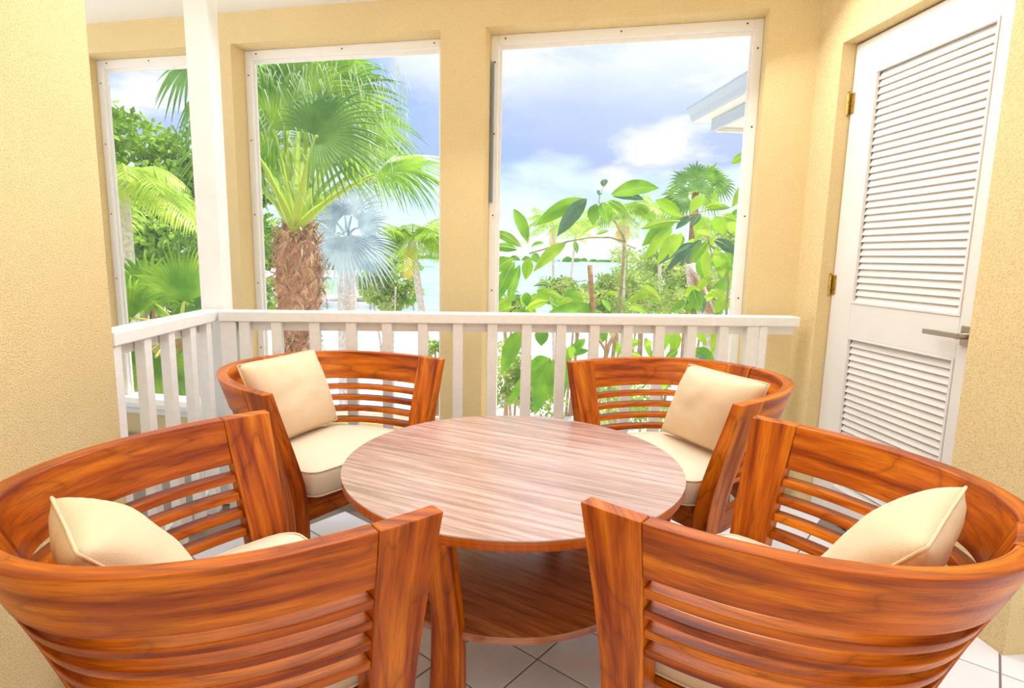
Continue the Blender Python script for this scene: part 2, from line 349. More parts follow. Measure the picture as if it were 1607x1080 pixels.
# ------------------------------------------------------------------ corner post
pm = MB(); pm.box((-1.085, 2.845, (Z_CEIL)/2), (.10, .115, Z_CEIL-.002))
tag(pm.build('roof_post', M['white'], bevel=.004), 'white square post from railing corner up to the ceiling', 'post')
# ------------------------------------------------------------------ railings
def rail(name, label, A, B, xs, nx, capw=.09, zt=.955):
    """A->B inner line of the cap; xs = distances of baluster centres from A; nx = outward side"""
    A = Vector((*A, 0)); B = Vector((*B, 0)); d = (B-A); Ln = d.length; d.normalize(); n = Vector((-d.y, d.x, 0))*nx
    Mx = Matrix((d, n, Vector((0, 0, 1)))).transposed().to_4x4(); T = Matrix.Translation(A) @ Mx
    root = thing(name, label, 'railing', A)
    root.matrix_world = T
    c = MB(); c.box((Ln/2, capw/2, zt-.0235), (Ln, capw, .047)); c.build('top_rail', M['white_worn'], root, bevel=.005)
    c = MB(); c.box((Ln/2, .062, zt-.047-.022), (Ln, .028, .044)); c.build('sub_rail', M['white_worn'], root, bevel=.003)
    c = MB(); c.box((Ln/2, .062, .10), (Ln, .028, .06)); c.build('bottom_rail', M['white_worn'], root, bevel=.003)
    b = MB(); b.box((0, 0, 0), (.046, .036, zt-.048-.04)); b0 = None
    for x in xs:
        mt = Matrix.Translation((x, .027, (zt-.048+.04)/2))
        if b0 is None: b0 = b.build('baluster', M['white_worn'], root, bevel=.002, matrix=mt)
        else: link('baluster', b0.data, root, bevel=.002, matrix=mt)
    return root, Ln
bx = [-.914, -.774, -.607, -.444, -.283, -.120, .041, .201, .362, .525, .684, .845, 1.0, 1.157, 1.315]
r1, L1 = rail('balcony_railing', 'long white balcony railing with square balusters across the back', (-1.02, 2.675), (1.685, 2.625), [x+1.02 for x in bx], 1)
for x, w in ((1.459, .062), (1.509, .040)):
    c = MB(); c.box((x+1.02, .030+(.0 if w > .05 else -.004), .4535), (w-.001, .045, .907)); c.build('end_post', M['white_worn'], r1, bevel=.003)
c = MB(); c.box((.035, .045, .4535), (.07, .07, .907)); c.build('end_post', M['white_worn'], r1, bevel=.003)
c = MB(); c.box((1.19, -.001, .93), (2.3, .0012, .0)); 
ly = [1.975, 2.155, 2.32, 2.49, 2.635]
r2, L2 = rail('side_railing', 'short white side railing from left stucco wall to the corner post', (-1.03, 2.762), (-1.065, 1.952), [2.762-y for y in ly], -1)
c = MB(); c.box((.06, .062, .4535), (.05, .05, .907)); c.build('end_post', M['white_worn'], r2, bevel=.003)
# ------------------------------------------------------------------ tub chair
ZT = [0, .3, .35, .4, .45, .5, .6, .7, .8]
OU = [.315, .312, .314, .318, .325, .335, .358, .384, .41]
THK = [.045, .046, .048, .054, .058, .057, .049, .041, .035]
def lerp(z, Y):
    if z <= ZT[0]: return Y[0]
    for a in range(len(ZT)-1):
        if z <= ZT[a+1]: return Y[a]+(Y[a+1]-Y[a])*(z-ZT[a])/(ZT[a+1]-ZT[a])
    return Y[-1]
_pts = []
for i in range(1201):
    th = math.pi*i/1200; ct, sn = math.cos(th), math.sin(th); e = 2/2.3
    _pts.append(Vector((.41*math.copysign(abs(ct)**e, ct), .60*abs(sn)**e)))
_cum = [0]
for i in range(1200): _cum.append(_cum[-1]+(_pts[i+1]-_pts[i]).length)
LA = _cum[-1]
def arc(sv):
    """point + inward normal on the rim curve at arc length sv"""
    import bisect
    sv = min(max(sv, 0), LA); i = min(max(bisect.bisect(_cum, sv)-1, 0), 1199)
    f = (sv-_cum[i])/max(_cum[i+1]-_cum[i], 1e-9); p = _pts[i].lerp(_pts[i+1], f)
    a, b = _pts[max(i-8, 0)], _pts[min(i+9, 1200)]; t = (b-a).normalized()
    return p, Vector((-t.y, t.x))
def SP(sv, z, off):
    p, n = arc(sv); k = lerp(z, OU)/.41
    return Vector((p.x*k+n.x*off, max(p.y*k+n.y*off, 0), z))
def sweep(s0, s1, zs, off0, thick, ns, vertical=False):
    m = MB(); ring = [(z, off0(z)) for z in zs] + [(z, off0(z)+thick(z)) for z in reversed(zs)]; k = len(ring)
    cl = [0]
    for i in range(1, k+1):
        a, b = ring[i-1], ring[i % k]; cl.append(cl[-1]+math.hypot(a[0]-b[0], a[1]-b[1]))
    for i in range(ns+1):
        sv = s0+(s1-s0)*i/ns
        for z, of in ring: m.v.append(tuple(SP(sv, z, of)))
    for i in range(ns):
        u0, u1 = s0+(s1-s0)*i/ns, s0+(s1-s0)*(i+1)/ns
        for j in range(k):
            j2 = (j+1) % k
            if vertical: uv = [(ring[j][0], u0+ring[j][1]), (ring[j][0], u1+ring[j][1]), (ring[j2][0], u1+ring[j2][1]), (ring[j2][0], u0+ring[j2][1])]
            else: uv = [(u0, cl[j]), (u1, cl[j]), (u1, cl[j+1]), (u0, cl[j+1])]
            m.face([i*k+j, (i+1)*k+j, (i+1)*k+j2, i*k+j2], uv)
    for i, rev in ((0, True), (ns, False)):     # end caps as strips between outer and inner
        h2 = len(zs)
        for j in range(h2-1):
            a = [i*k+j, i*k+j+1, i*k+k-2-j, i*k+k-1-j]
            uv = [(zs[j], 0), (zs[j+1], 0), (zs[j+1], .03), (zs[j], .03)]
            m.face(a[::-1] if rev else a, uv[::-1] if rev else uv)
    return m
PW = .118; CP = .058
def cushion_outline(z, off, n=56):
    pts = [SP(PW*.12 + (LA-PW*.24)*i/n, z, lerp(z, THK)+off) for i in range(n+1)]
    a, b = pts[0], pts[-1]; hw = a.x
    fr = []
    r = .045
    for p in pts: p.y = max(p.y, 0)
    pts = [p for p in pts if p.y > r]
    A_, B_ = pts[0], pts[-1]
    for i in range(1, 7):
        w = math.pi/2*i/6; fr.append(Vector((B_.x+r*(1-math.cos(w)), r-(r+.012)*math.sin(w)+.0, z)))
    for i in range(1, 8): fr.append(Vector((-(hw-r)+(2*(hw-r))*i/8, -.014-.006*math.sin(math.pi*i/8), z)))
    for i in range(6, 0, -1):
        w = math.pi/2*i/6; fr.append(Vector((A_.x-r*(1-math.cos(w)), r-(r+.012)*math.sin(w), z)))
    return pts+fr
def make_chair():
    root = thing('tub_chair', 'x', 'chair')
    zp = [0, .1, .2, .3, .36, .42, .48, .54, .60, .66, .72, .80]
    th = lambda z: lerp(z, THK)
    for s0, s1 in ((0, PW), (LA-PW, LA)):
        sweep(s0, s1, zp, lambda z: 0, th, 5, True).build('front_post', M['wood'], root, bevel=.003)
    sweep(LA/2-CP, LA/2+CP, zp, lambda z: 0, lambda z: .040, 4, True).build('rear_post', M['wood'], root, bevel=.003)
    for a, b in ((PW, LA/2-CP), (LA/2+CP, LA-PW)):
        sweep(a+.0006, b-.0006, [.690, .745, .80], lambda z: 0, lambda z: .036, 44).build('top_rail', M['wood'], root, bevel=.003)
        for i in range(4):
            z = .6555-i*.0445
            sweep(a, b, [z-.0095, z+.0095], lambda z: .003, lambda z: .035, 36).build('back_slat', M['wood'], root, bevel=.0025)
        sweep(a, b, [.335, .41], lambda z: .004, lambda z: .030, 14).build('seat_apron', M['wood'], root, bevel=.003)
    fa = MB(); fa.box((0, .045, .372), (.525, .03, .075)); fa.build('seat_apron', M['wood'], root, bevel=.003)
    ol = cushion_outline(.41, .004); sp = MB(); sp.prism([(p.x*.96, p.y*.95+.02) for p in ol], .400, .418); sp.build('seat_panel', M['wood'], root)
    # cushion
    z0, z1 = .420, .513; cb = MB(); rings = []
    def ring(z, ins):
        o_ = cushion_outline(min(z, .47), .010); c = Vector((0, .22, 0)); out = []
        for p in o_:
            d = Vector((p.x-c.x, p.y-c.y, 0)); l = d.length; q = d*(max(l-ins, 0)/l); out.append(Vector((c.x+q.x, c.y+q.y, z)))
        return out
    rs = [(z0, .20), (z0, .016), (z0+.007, .005), (z0+.02, 0), (z1-.02, 0), (z1-.006, .004), (z1, .014), (z1+.006, .06), (z1+.009, .12), (z1+.010, .185)]
    R_ = [ring(*r) for r in rs]; n = min(len(r) for r in R_); R_ = [r[:n] if len(r) == n else r[:n] for r in R_]
    for r in R_: cb.v += [tuple(p) for p in r]
    for a in range(len(R_)-1):
        for i in range(n):
            j = (i+1) % n; cb.face([a*n+i, a*n+j, (a+1)*n+j, (a+1)*n+i])
    cb.face([i for i in range(n)][::-1]); cb.face([(len(R_)-1)*n+i for i in range(n)])
    cu = cb.build('seat_cushion', M['fabric'], root, smooth=True)
    for zz, k in ((z1-.003, 5), (z0+.006, 2)):
        pp = MB(); rr = [p for p in ring(zz, .0035)]; pp.tube(rr+[rr[0], rr[1]], .0028, 5, caps=False); pp.build('piping', M['fabric'], cu, smooth=True)
    return root
CH = [('A', (-.250, 1.244), -143.6, 'teak tub chair at lower left, its slatted back at the left frame edge'),
      ('B', (-.280, 2.039), 139.5, 'teak tub chair behind the table by the railing corner post'),
      ('C', (.665, 1.933), 27.4, 'teak tub chair behind the table, in front of the louvred door corner'),
      ('D', (.537, 1.207), -49.0, 'teak tub chair at lower right, closest to the stucco wall beside door')]
chair0 = make_chair()
for i, (k, m, a, lab) in enumerate(CH):
    c = chair0 if i == 0 else copy_tree(chair0)
    c.location = (*m, 0); c.rotation_euler = (0, 0, R(a-90)); c['label'] = lab; c['group'] = 'teak tub chairs around the table'
# ------------------------------------------------------------------ pillows
def chair_pt(k, u, n, z):
    m = Vector(next(c[1] for c in CH if c[0] == k)); a = R(next(c[2] for c in CH if c[0] == k)); nd = Vector((math.cos(a), math.sin(a)))
    X = Vector((nd.y, -nd.x)); sg = {'A': -1, 'B': -1, 'C': 1, 'D': -1}[k]; p = m + X*(u*sg) + nd*n
    return Vector((p.x, p.y, z))
def pillow(label, BL, BR, TR, TL, face, puff=.070):
    """four corner points; face = a point the front looks to"""
    n = 22; c = (BL+BR+TR+TL)/4; nn = (BR-BL).cross(TL-BL).normalized()
    if nn.dot(face-c) < 0: nn = -nn
    m = MB()
    def pt(i, j, side):
        u, v = 2*i/n-1, 2*j/n-1
        pu = u*(1-.04*(1-v*v)*u*u-.035*u**4*v**4); pv = v*(1-.04*(1-u*u)*v*v-.035*u**4*v**4)
        a, b = (pu+1)/2, (pv+1)/2
        p = BL*(1-a)*(1-b)+BR*a*(1-b)+TR*a*b+TL*(1-a)*b
        pr = ((1-abs(u)**2.2)*(1-abs(v)**2.2))**.55
        w = .010*mnoise.noise(p*7)+.006*mnoise.noise(p*17)+.0035*math.sin(14*u+5*v)*abs(v)**2*(1-abs(u))
        return p+nn*(side*pr*(puff+w))
    for side in (1, -1):
        b = len(m.v)
        for i in range(n+1):
            for j in range(n+1): m.v.append(tuple(pt(i, j, side)-c))
        for i in range(n):
            for j in range(n):
                q = [b+i*(n+1)+j, b+(i+1)*(n+1)+j, b+(i+1)*(n+1)+j+1, b+i*(n+1)+j+1]; m.face(q if side == 1 else q[::-1])
    me = m.build('throw_pillow', M['pillow'], smooth=True)
    import bmesh as bmm
    bm_ = bmm.new(); bm_.from_mesh(me.data); bmm.ops.remove_doubles(bm_, verts=bm_.verts, dist=.0004); bmm.ops.recalc_face_normals(bm_, faces=bm_.faces); bm_.to_mesh(me.data); bm_.free()
    me.data.polygons.foreach_set('use_smooth', [True]*len(me.data.polygons))
    me.location = c; tag(me, label, 'pillow', 'square beige throw pillows')
    loop = [pt(i, 0, 0)-c for i in range(n)]+[pt(n, j, 0)-c for j in range(n)]+[pt(i, n, 0)-c for i in range(n, 0, -1)]+[pt(0, j, 0)-c for j in range(n, 0, -1)]
    s = MB(); s.tube(loop+[loop[0], loop[1]], .003, 5, caps=False); s.build('seam', M['pillow'], me, smooth=True)
    return me
tabc = Vector((.197, 1.693, .9))
cp_ = chair_pt
pillow('beige pillow in the chair by the corner post, leaning left', cp_('B', .215, .29, .53), cp_('B', -.164, .375, .528), cp_('B', -.105, .44, .832), cp_('B', .285, .355, .832), tabc)
pillow('beige pillow standing in the chair nearest the railing end and door', cp_('C', -.158, .30, .53), cp_('C', .225, .25, .53), cp_('C', .348, .237, .83), cp_('C', -.03, .29, .83), tabc)
pillow('beige pillow at far left, half hidden behind the near chair rail', cp_('A', -.22, .308, .535), cp_('A', .08, .26, .53), cp_('A', .215, .475, .81), cp_('A', -.03, .485, .815), tabc)
pillow('beige pillow at far right, seen from its side seam', cp_('D', -.11, .25, .53), cp_('D', .25, .308, .535), cp_('D', .125, .485, .822), cp_('D', -.20, .47, .815), tabc)
# ------------------------------------------------------------------ round table
TC = Vector((.197, 1.693, 0)); TR_, TZ = .508, .60
tb = thing('round_table', 'round teak table with lower shelf in the middle of four chairs', 'table', TC)
def disc_boards(nm, mat, rad, z0, z1, nb, ang, seed, bev):
    rnd = random.Random(seed); edges = [-rad]
    for i in range(nb-1): edges.append(-rad+2*rad*(i+1)/nb+rnd.uniform(-.012, .012))
    edges.append(rad)
    for i in range(nb):
        a, b = edges[i]+.0003, edges[i+1]-.0003
        xa, xb = math.sqrt(max(rad*rad-a*a, 0)), math.sqrt(max(rad*rad-b*b, 0))
        t0, t1 = math.asin(max(-1, a/rad)), math.asin(min(1, b/rad)); k = 14
        right = [(rad*math.cos(t0+(t1-t0)*j/k), rad*math.sin(t0+(t1-t0)*j/k)) for j in range(k+1)]
        left = [(-x, y) for x, y in reversed(right)]
        pts = right+left
        cl = [pts[0]]
        for p in pts[1:]:
            if math.dist(p, cl[-1]) > .0008: cl.append(p)
        if math.dist(cl[0], cl[-1]) < .0008: cl.pop()
        m = MB(); m.prism(cl, z0, z1)
        n = len(cl)
        for fi, f in enumerate(m.f):
            if fi >= 2:
                m.uv[fi] = [(m.v[q][0]+m.v[q][1]*.3, m.v[q][2]) for q in f]
        m.build(nm, mat, tb, bevel=bev, matrix=Matrix.Rotation(ang, 4, 'Z'))
disc_boards('tabletop_board', M['wood_top'], TR_, TZ-.004, TZ, 8, R(-32), 3, 0)
ed = MB(); ed.prism([((TR_-.0005)*math.cos(2*math.pi*i/128), (TR_-.0005)*math.sin(2*math.pi*i/128)) for i in range(128)], TZ-.029, TZ-.0045)
ed.build('tabletop_edge', M['wood'], tb, bevel=.004)
disc_boards('shelf_board', M['wood_shelf'], .418, .282, .302, 4, R(-38), 5, .0)
for k in range(4):
    a = R(242+90*k); rd = Vector((math.cos(a), math.sin(a), 0)); tg = Vector((-rd.y, rd.x, 0)); m = MB()
    zs = [0, .08, .16, .24, .30, .36, .43, .50, .571]; ra = [.435, .425, .418, .416, .418, .425, .437, .452, .470]; hw = [.046, .044, .042, .040, .038, .036, .034, .034, .036]
    for z, r_, w in zip(zs, ra, hw):
        for dr_, dw in ((-.022, -w), (.022, -w), (.022, w), (-.022, w)): m.v.append(tuple(rd*(r_+dr_)+tg*dw+Vector((0, 0, z))))
    for i in range(len(zs)-1):
        for j in range(4):
            j2 = (j+1) % 4; m.face([i*4+j, i*4+j2, (i+1)*4+j2, (i+1)*4+j], [(zs[i], j*.06), (zs[i], j*.06+.06), (zs[i+1], j*.06+.06), (zs[i+1], j*.06)])
    m.face([3, 2, 1, 0]); m.face([len(m.v)-4, len(m.v)-3, len(m.v)-2, len(m.v)-1])
    m.build('leg', M['wood'], tb, bevel=.005)
for a in (242, 332):
    m = MB(); m.box((0, 0, .552), (.88, .05, .036)); m.build('top_support', M['wood'], tb, bevel=.003, matrix=Matrix.Rotation(R(a), 4, 'Z'))

# ================================================================== outdoors
GZ = -3.6
M['sand'] = plain('pale_sand', (.80, .78, .76), .95, var=.10, scale=.5)
M['sea'] = plain('lagoon_water', (.30, .62, .70), .25, var=.25, scale=.12, bump=.3, bscale=1.5)
M['green_water'] = plain('canal_water', (.38, .58, .34), .2, var=.2, scale=.3)
M['bank'] = plain('far_bank', (.72, .66, .62), .9, var=.2, scale=.15)
M['dock'] = plain('dock_boards', (.62, .47, .42), .85, var=.15, scale=1.5)
M['dockwall'] = plain('dock_wall', (.36, .33, .36), .9, var=.15, scale=1.5)
M['boat'] = plain('boat_white', (.9, .9, .92), .4)
M['roofw'] = plain('roof_fascia', (.46, .52, .62), .5)
M['soffit'] = plain('soffit_boards', (.80, .78, .72), .7)
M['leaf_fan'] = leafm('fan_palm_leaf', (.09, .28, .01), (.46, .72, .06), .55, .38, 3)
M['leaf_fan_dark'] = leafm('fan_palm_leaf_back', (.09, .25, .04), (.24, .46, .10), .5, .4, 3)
M['petiole'] = plain('palm_petiole', (.46, .62, .06), .45)
M['fibre'] = plain('trunk_fibre', (.62, .36, .24), .95, var=.35, scale=14, bump=.6, bscale=40)
M['fibre_dark'] = plain('trunk_fibre_dark', (.30, .16, .10), .95, var=.3, scale=14)
M['boot'] = plain('old_leaf_base', (.74, .46, .28), .9, var=.25, scale=10)
M['strand'] = plain('dry_strand', (.85, .76, .60), .8)
M['thread'] = leafm('leaf_thread_pale', (.45, .62, .30), (.85, .92, .70), .4, .6, 8)
M['silver'] = leafm('silver_palm_leaf', (.28, .40, .48), (.58, .70, .76), .3, .5, 3)
M['coco'] = leafm('coconut_leaf', (.22, .44, .02), (.50, .68, .08), .4, .4, 4)
M['yellow_leaf'] = leafm('dry_coconut_leaf', (.75, .50, .05), (.85, .65, .15), .35, .6, 4)
M['areca'] = leafm('yellow_green_frond', (.28, .48, .02), (.56, .68, .10), .4, .4, 3)
M['tree'] = leafm('tree_leaf', (.05, .20, .012), (.40, .62, .05), .35, .5, 1.2)
M['bush'] = leafm('bush_leaf', (.18, .36, .04), (.62, .70, .22), .35, .6, 2)
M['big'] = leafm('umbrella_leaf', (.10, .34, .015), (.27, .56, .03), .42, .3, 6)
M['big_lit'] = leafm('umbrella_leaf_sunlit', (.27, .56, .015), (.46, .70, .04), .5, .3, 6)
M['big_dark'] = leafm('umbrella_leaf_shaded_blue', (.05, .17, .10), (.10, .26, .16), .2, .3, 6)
M['stem'] = plain('green_brown_stem', (.40, .36, .16), .8, var=.3, scale=30)
M['midrib'] = plain('leaf_midrib', (.62, .74, .30), .6)
M['bark'] = plain('pale_bark', (.62, .54, .50), .9, var=.25, scale=20, bump=.4, bscale=30)
M['bark_cut'] = plain('brown_bark', (.42, .26, .15), .9, var=.3, scale=25, bump=.4, bscale=30)
def ground_poly(name, pts, z, mat, **kw):
    m = MB(); m.prism([(p.x, p.y) for p in pts], z-.3, z); return tag(m.build(name, mat), **kw)
m = MB(); m.prism([(-260, -60), (260, -60), (260, 47), (40, 49), (6, 47), (-4, 50), (-30, 52), (-260, 52)], GZ-.5, GZ)
tag(m.build('ground', M['sand']), kind='structure')
m = MB(); m.prism([(-2500, 40), (2500, 40), (2500, 4000), (-2500, 4000)], GZ-1.2, GZ-.12)
tag(m.build('sea', M['sea']), 'pale turquoise lagoon stretching to the horizon beyond the beach', 'sea', kind='stuff')
def gp(x, y): p = on_z(x, y, GZ); return p
m = MB(); m.prism([tuple(gp(x, y))[:2] for x, y in ((300, 466), (425, 466), (570, 463), (578, 440), (420, 438), (300, 438))], GZ-.117, GZ-.10)
tag(m.build('canal', M['green_water']), 'still green canal water behind the dock, left of the palm tree trunk', 'water', kind='stuff')
m = MB(); m.prism([tuple(gp(x, y))[:2] for x, y in ((250, 437.5), (470, 437.5), (640, 436), (655, 424), (250, 421))], GZ-.3, GZ+.25)
tag(m.build('far_bank', M['bank']), kind='structure')
# dock with its own deck boards
dk = thing('dock', 'low pinkish boardwalk dock by the green canal behind palm trunk', 'dock', gp(540, 470))
def dq(x, y, z): p = on_z(x, y, GZ+.4); return Vector((p.x, p.y, z))
pts = [dq(330, 484, 0), dq(515, 462, 0), dq(560, 461, 0), dq(640, 466, 0), dq(640, 472, 0), dq(560, 467, 0), dq(520, 469, 0), dq(440, 480, 0), dq(400, 488, 0)]
m = MB(); m.prism([(p.x-dk.location.x, p.y-dk.location.y) for p in pts], .28, .40); m.build('deck', M['dock'], dk)
m = MB(); m.prism([(p.x*.995-dk.location.x, p.y*.995-dk.location.y-.2) for p in pts], -.10, .28); m.build('dock_wall', M['dockwall'], dk)
m = MB(); p = dq(532, 466, 0)-Vector(dk.location); m.tube([(p.x, p.y, .2-GZ*0), (p.x, p.y, 3.4)], .09, 8); m.build('mooring_pole', M['boat'], dk)
# second pier with posts
pr = thing('seawall', 'low grey and white seawall with short posts beside the dock', 'seawall', gp(560, 485))
a, b = gp(470, 484)-Vector(pr.location), gp(650, 487)-Vector(pr.location)
m = MB(); d = (b-a).normalized(); mm = Matrix((d, Vector((-d.y, d.x, 0)), Vector((0, 0, 1)))).transposed()
m.box((a+b)/2+Vector((0, 0, .35)), ((b-a).length, .8, .5), mm); m.build('wall_cap', M['bank'], pr)
for i in range(9):
    q = a.lerp(b, i/8); m = MB(); m.tube([(q.x, q.y-.5, 0), (q.x, q.y-.5, .95)], .07, 6); m.build('post', M['dockwall'], pr)
def boat(x, y, Lb, lab):
    p = on_z(x, y, GZ); t = thing('motor_boat', lab, 'boat', p, 0, 'white boats on the far bank and lagoon')
    m = MB(); h = [(-.5, .12), (-.5, -.12), (.2, -.13), (.5, 0), (.2, .13)]
    m.v = [(q[0]*Lb, q[1]*Lb, .75) for q in h]+[(q[0]*Lb*.9, q[1]*Lb*.6, -.1) for q in h]
    m.face([0, 1, 2, 3, 4]); m.face([9, 8, 7, 6, 5])
    for i in range(5): m.face([i, (i+1) % 5, 5+(i+1) % 5, 5+i])
    m.build('hull', M['boat'], t)
    m = MB(); m.box((-.05*Lb, 0, 1.05), (.32*Lb, .18*Lb, .6)); m.build('cabin', M['boat'], t, bevel=.1)
boat(672, 419, 5.5, 'small white motor boat on the lagoon right of the slim palm')
boat(560, 434, 9, 'long white boat moored at the far bank behind the silver palm')
boat(440, 431, 8, 'white boat at the far bank just left of the shaggy trunk')
# ---------------------------------------------------------------- leaves
def rv(a=1.0): return Vector((random.uniform(-a, a), random.uniform(-a, a), random.uniform(-a, a)))
def leaf_cloud(name, mat, centres, n, size, label=None, cat=None, parent=None, elong=1.6):
    """many small pointed leaves joined; centres = (x, y, z, rx, ry, rz)"""
    m = MB()
    for _ in range(n):
        c = random.choice(centres)
        while True:
            q = rv()
            if .25 < q.length < 1: break
        q = q.normalized()*(random.uniform(.55, 1.0))
        p = Vector((c[0]+q.x*c[3], c[1]+q.y*c[4], c[2]+q.z*c[5]))
        if parent is not None: p.z = max(p.z, .25)
        d = (q*.6+rv(.9)+Vector((0, 0, -.15))).normalized(); s = d.cross(rv()).normalized(); l = size*random.uniform(.7, 1.3); w = l/elong*.5; nn = d.cross(s)
        m.poly([p, p+d*l*.5+s*w+nn*l*.06, p+d*l, p+d*l*.5-s*w+nn*l*.06])
    return m.build(name, mat, parent)
def fan_blade(m, hub, dirv, nrm, L, nseg=34, spread=150, droop=.25, mi=0, split=.55, fold=.25):
    d = dirv.normalized(); nrm = (nrm-d*nrm.dot(d)).normalized(); s = d.cross(nrm)
    da = R(2*spread/nseg)
    for i in range(nseg):
        a = -R(spread)+da*(i+.5); l = L*(1-.30*abs(a/R(spread))**1.5)*random.uniform(.93, 1.04)
        ax = d*math.cos(a)+s*math.sin(a); sd = -d*math.sin(a)+s*math.cos(a); b = len(m.v); tw = random.uniform(-.12, .12)
        st = [.03, .3, split, .75, .9, 1.0]
        for r_ in st:
            w = l*r_*math.tan(da/2) if r_ <= split else l*split*math.tan(da/2)*(1-(r_-split)/(1-split))**.75
            w = max(w, .0012)
            dz = -droop*l*max(0, r_-.35)**1.8*1.6*(1+tw*3)
            c = hub+ax*(l*r_)+nrm*(l*.10*math.sin(r_*2.2))+Vector((0, 0, dz))
            f = w*fold*(1 if True else 0)
            for q, hh in ((-w, 0), (0, f+.25*w), (w, 0)): m.v.append(tuple(c+sd*q+nrm*hh))
        for k in range(len(st)-1):
            for j in range(2):
                m.face([b+k*3+j, b+k*3+j+1, b+(k+1)*3+j+1, b+(k+1)*3+j], None, mi)
def bez(a, b, c, n=8):
    return [a*(1-t)**2+b*2*t*(1-t)+c*t*t for t in [i/n for i in range(n+1)]]
def fan_palm(root, crown, leaves, mats, petr=.02, nseg=34, droop=.25):
    """leaves: (hub point, direction, normal, length, spread, material index)"""
    for hub, d, nr, L, sp, mi in leaves:
        m = MB(); mid = crown.lerp(hub, .5)+Vector((0, 0, .12*(hub-crown).length))
        m.tube(bez(crown-Vector(root.location), mid-Vector(root.location), hub-Vector(root.location)), [petr*1.5]*3+[petr]*3+[petr*.7]*3, 6, mi=2)
        fan_blade(m, hub-Vector(root.location), d, nr, L, nseg, sp, droop, mi)
        m.build('frond', mats, root)
def pinnate(m, base, tip_dir, L, droop, nl=26, ll=.35, mi=0, mr=1, w=.022, rr=.012):
    d = tip_dir.normalized(); pts = []
    for i in range(nl+1):
        t = i/nl; pts.append(base+d*(L*t)+Vector((0, 0, -droop*L*t**2)))
    m.tube(pts[::2], [rr*(1-.8*i/(len(pts[::2])-1)) for i in range(len(pts[::2]))], 5, mi=mr)
    for i in range(3, nl+1):
        t = i/nl; tg = (pts[i]-pts[i-1]).normalized(); sd = tg.cross(Vector((0, 0, 1)))
        if sd.length < .05: sd = Vector((1, 0, 0))
        sd.normalize(); l = ll*math.sin(math.pi*min(1, .18+.8*t))**.6*random.uniform(.85, 1.1)
        for sg in (-1, 1):
            dd = (sd*sg*.85+tg*.55+Vector((0, 0, -.15+random.uniform(-.15, .15)))).normalized(); up = tg.cross(dd).normalized()*w
            p0 = pts[i]; p1 = p0+dd*l*.5+Vector((0, 0, -l*.08)); p2 = p0+dd*l+Vector((0, 0, -l*.42))
            wd = tg*w
            m.poly([p0-wd*.4, p1-wd, p1+wd, p0+wd*.4], None, mi); m.poly([p1-wd, p2, p2+wd*.1, p1+wd], None, mi)
def crown_palm(name, label, top, base, trunk_r, nf, L, ll, mat, group=None, mrib=None, droop=(.15, .7), rise=(-.2, 1.0), dry=0, seed=1, w=.03, nl=24):
    random.seed(seed)
    t = thing(name, label, 'palm tree', base, 0, group); o = Vector(base)
    m = MB(); mid = (Vector(top)+o)/2+Vector(((Vector(top)-o).x*.15, 0, 0)); pts = bez(Vector((0, 0, 0)), mid-o, Vector(top)-o, 10)
    m.tube(pts, [trunk_r*(1.25-.35*i/10) for i in range(11)], 9); m.build('trunk', M['bark'], t)
    for i in range(nf):
        a = 2*math.pi*(i+random.uniform(-.3, .3))/nf*1.0; e = random.uniform(*rise)
        m = MB(); d = Vector((math.cos(a), math.sin(a), e)); pinnate(m, Vector(top)-o, d, L*random.uniform(.85, 1.1), random.uniform(*droop), nl, ll, w=w, rr=trunk_r*.18)
        m.build('frond', [mat, M['petiole']], t)
    for i in range(dry):
        m = MB(); a = random.uniform(0, 6.28); pinnate(m, Vector(top)-o, Vector((math.cos(a)*.3+.1, math.sin(a)*.3, -1)), L*.65, .05, nl, ll*.6, w=w)
        tag(m.build('frond', [M['yellow_leaf'], M['yellow_leaf']], t), 'dry orange frond hanging down')
    return t
# ---------------------------------------------------------------- shaggy fan palm in the middle window
random.seed(11)
D0 = 5.6
top = at(466, 352, D0); low = at(466, 560, D0); base = Vector((low.x+.0, low.y, GZ))
fp = thing('fan_palm', 'large fan palm with shaggy brown fibrous trunk in the middle window', 'palm tree', base)
def trunk_fibre():
    m = MB(); n = 22; zs = []
    k = 60; z_top = top.z-GZ; 
    for i in range(k+1):
        z = z_top*i/k; rr = .19+.02*math.sin(i*.9)
        rr *= .78
        if z > z_top-.95: rr = .145+.052*math.sin((z-(z_top-.95))/.95*math.pi)
        if z > z_top-.22: rr *= 1-.35*(z-z_top+.22)/.22
        for j in range(n):
            a = 2*math.pi*j/n; q = rr*(1+.10*mnoise.noise(Vector((math.cos(a)*2.5, math.sin(a)*2.5, z*7)))+.05*math.sin(z*48+a*2))
            m.v.append((math.cos(a)*q+(top.x-base.x)*z/z_top, math.sin(a)*q+(top.y-base.y)*z/z_top, z))
    for i in range(k):
        for j in range(n):
            j2 = (j+1) % n; m.face([i*n+j, i*n+j2, (i+1)*n+j2, (i+1)*n+j])
    m.face([k*n+j for j in range(n)]); return m
trunk_fibre().build('trunk', M['fibre'], fp)
m = MB()      # ragged fibres and strands sticking out
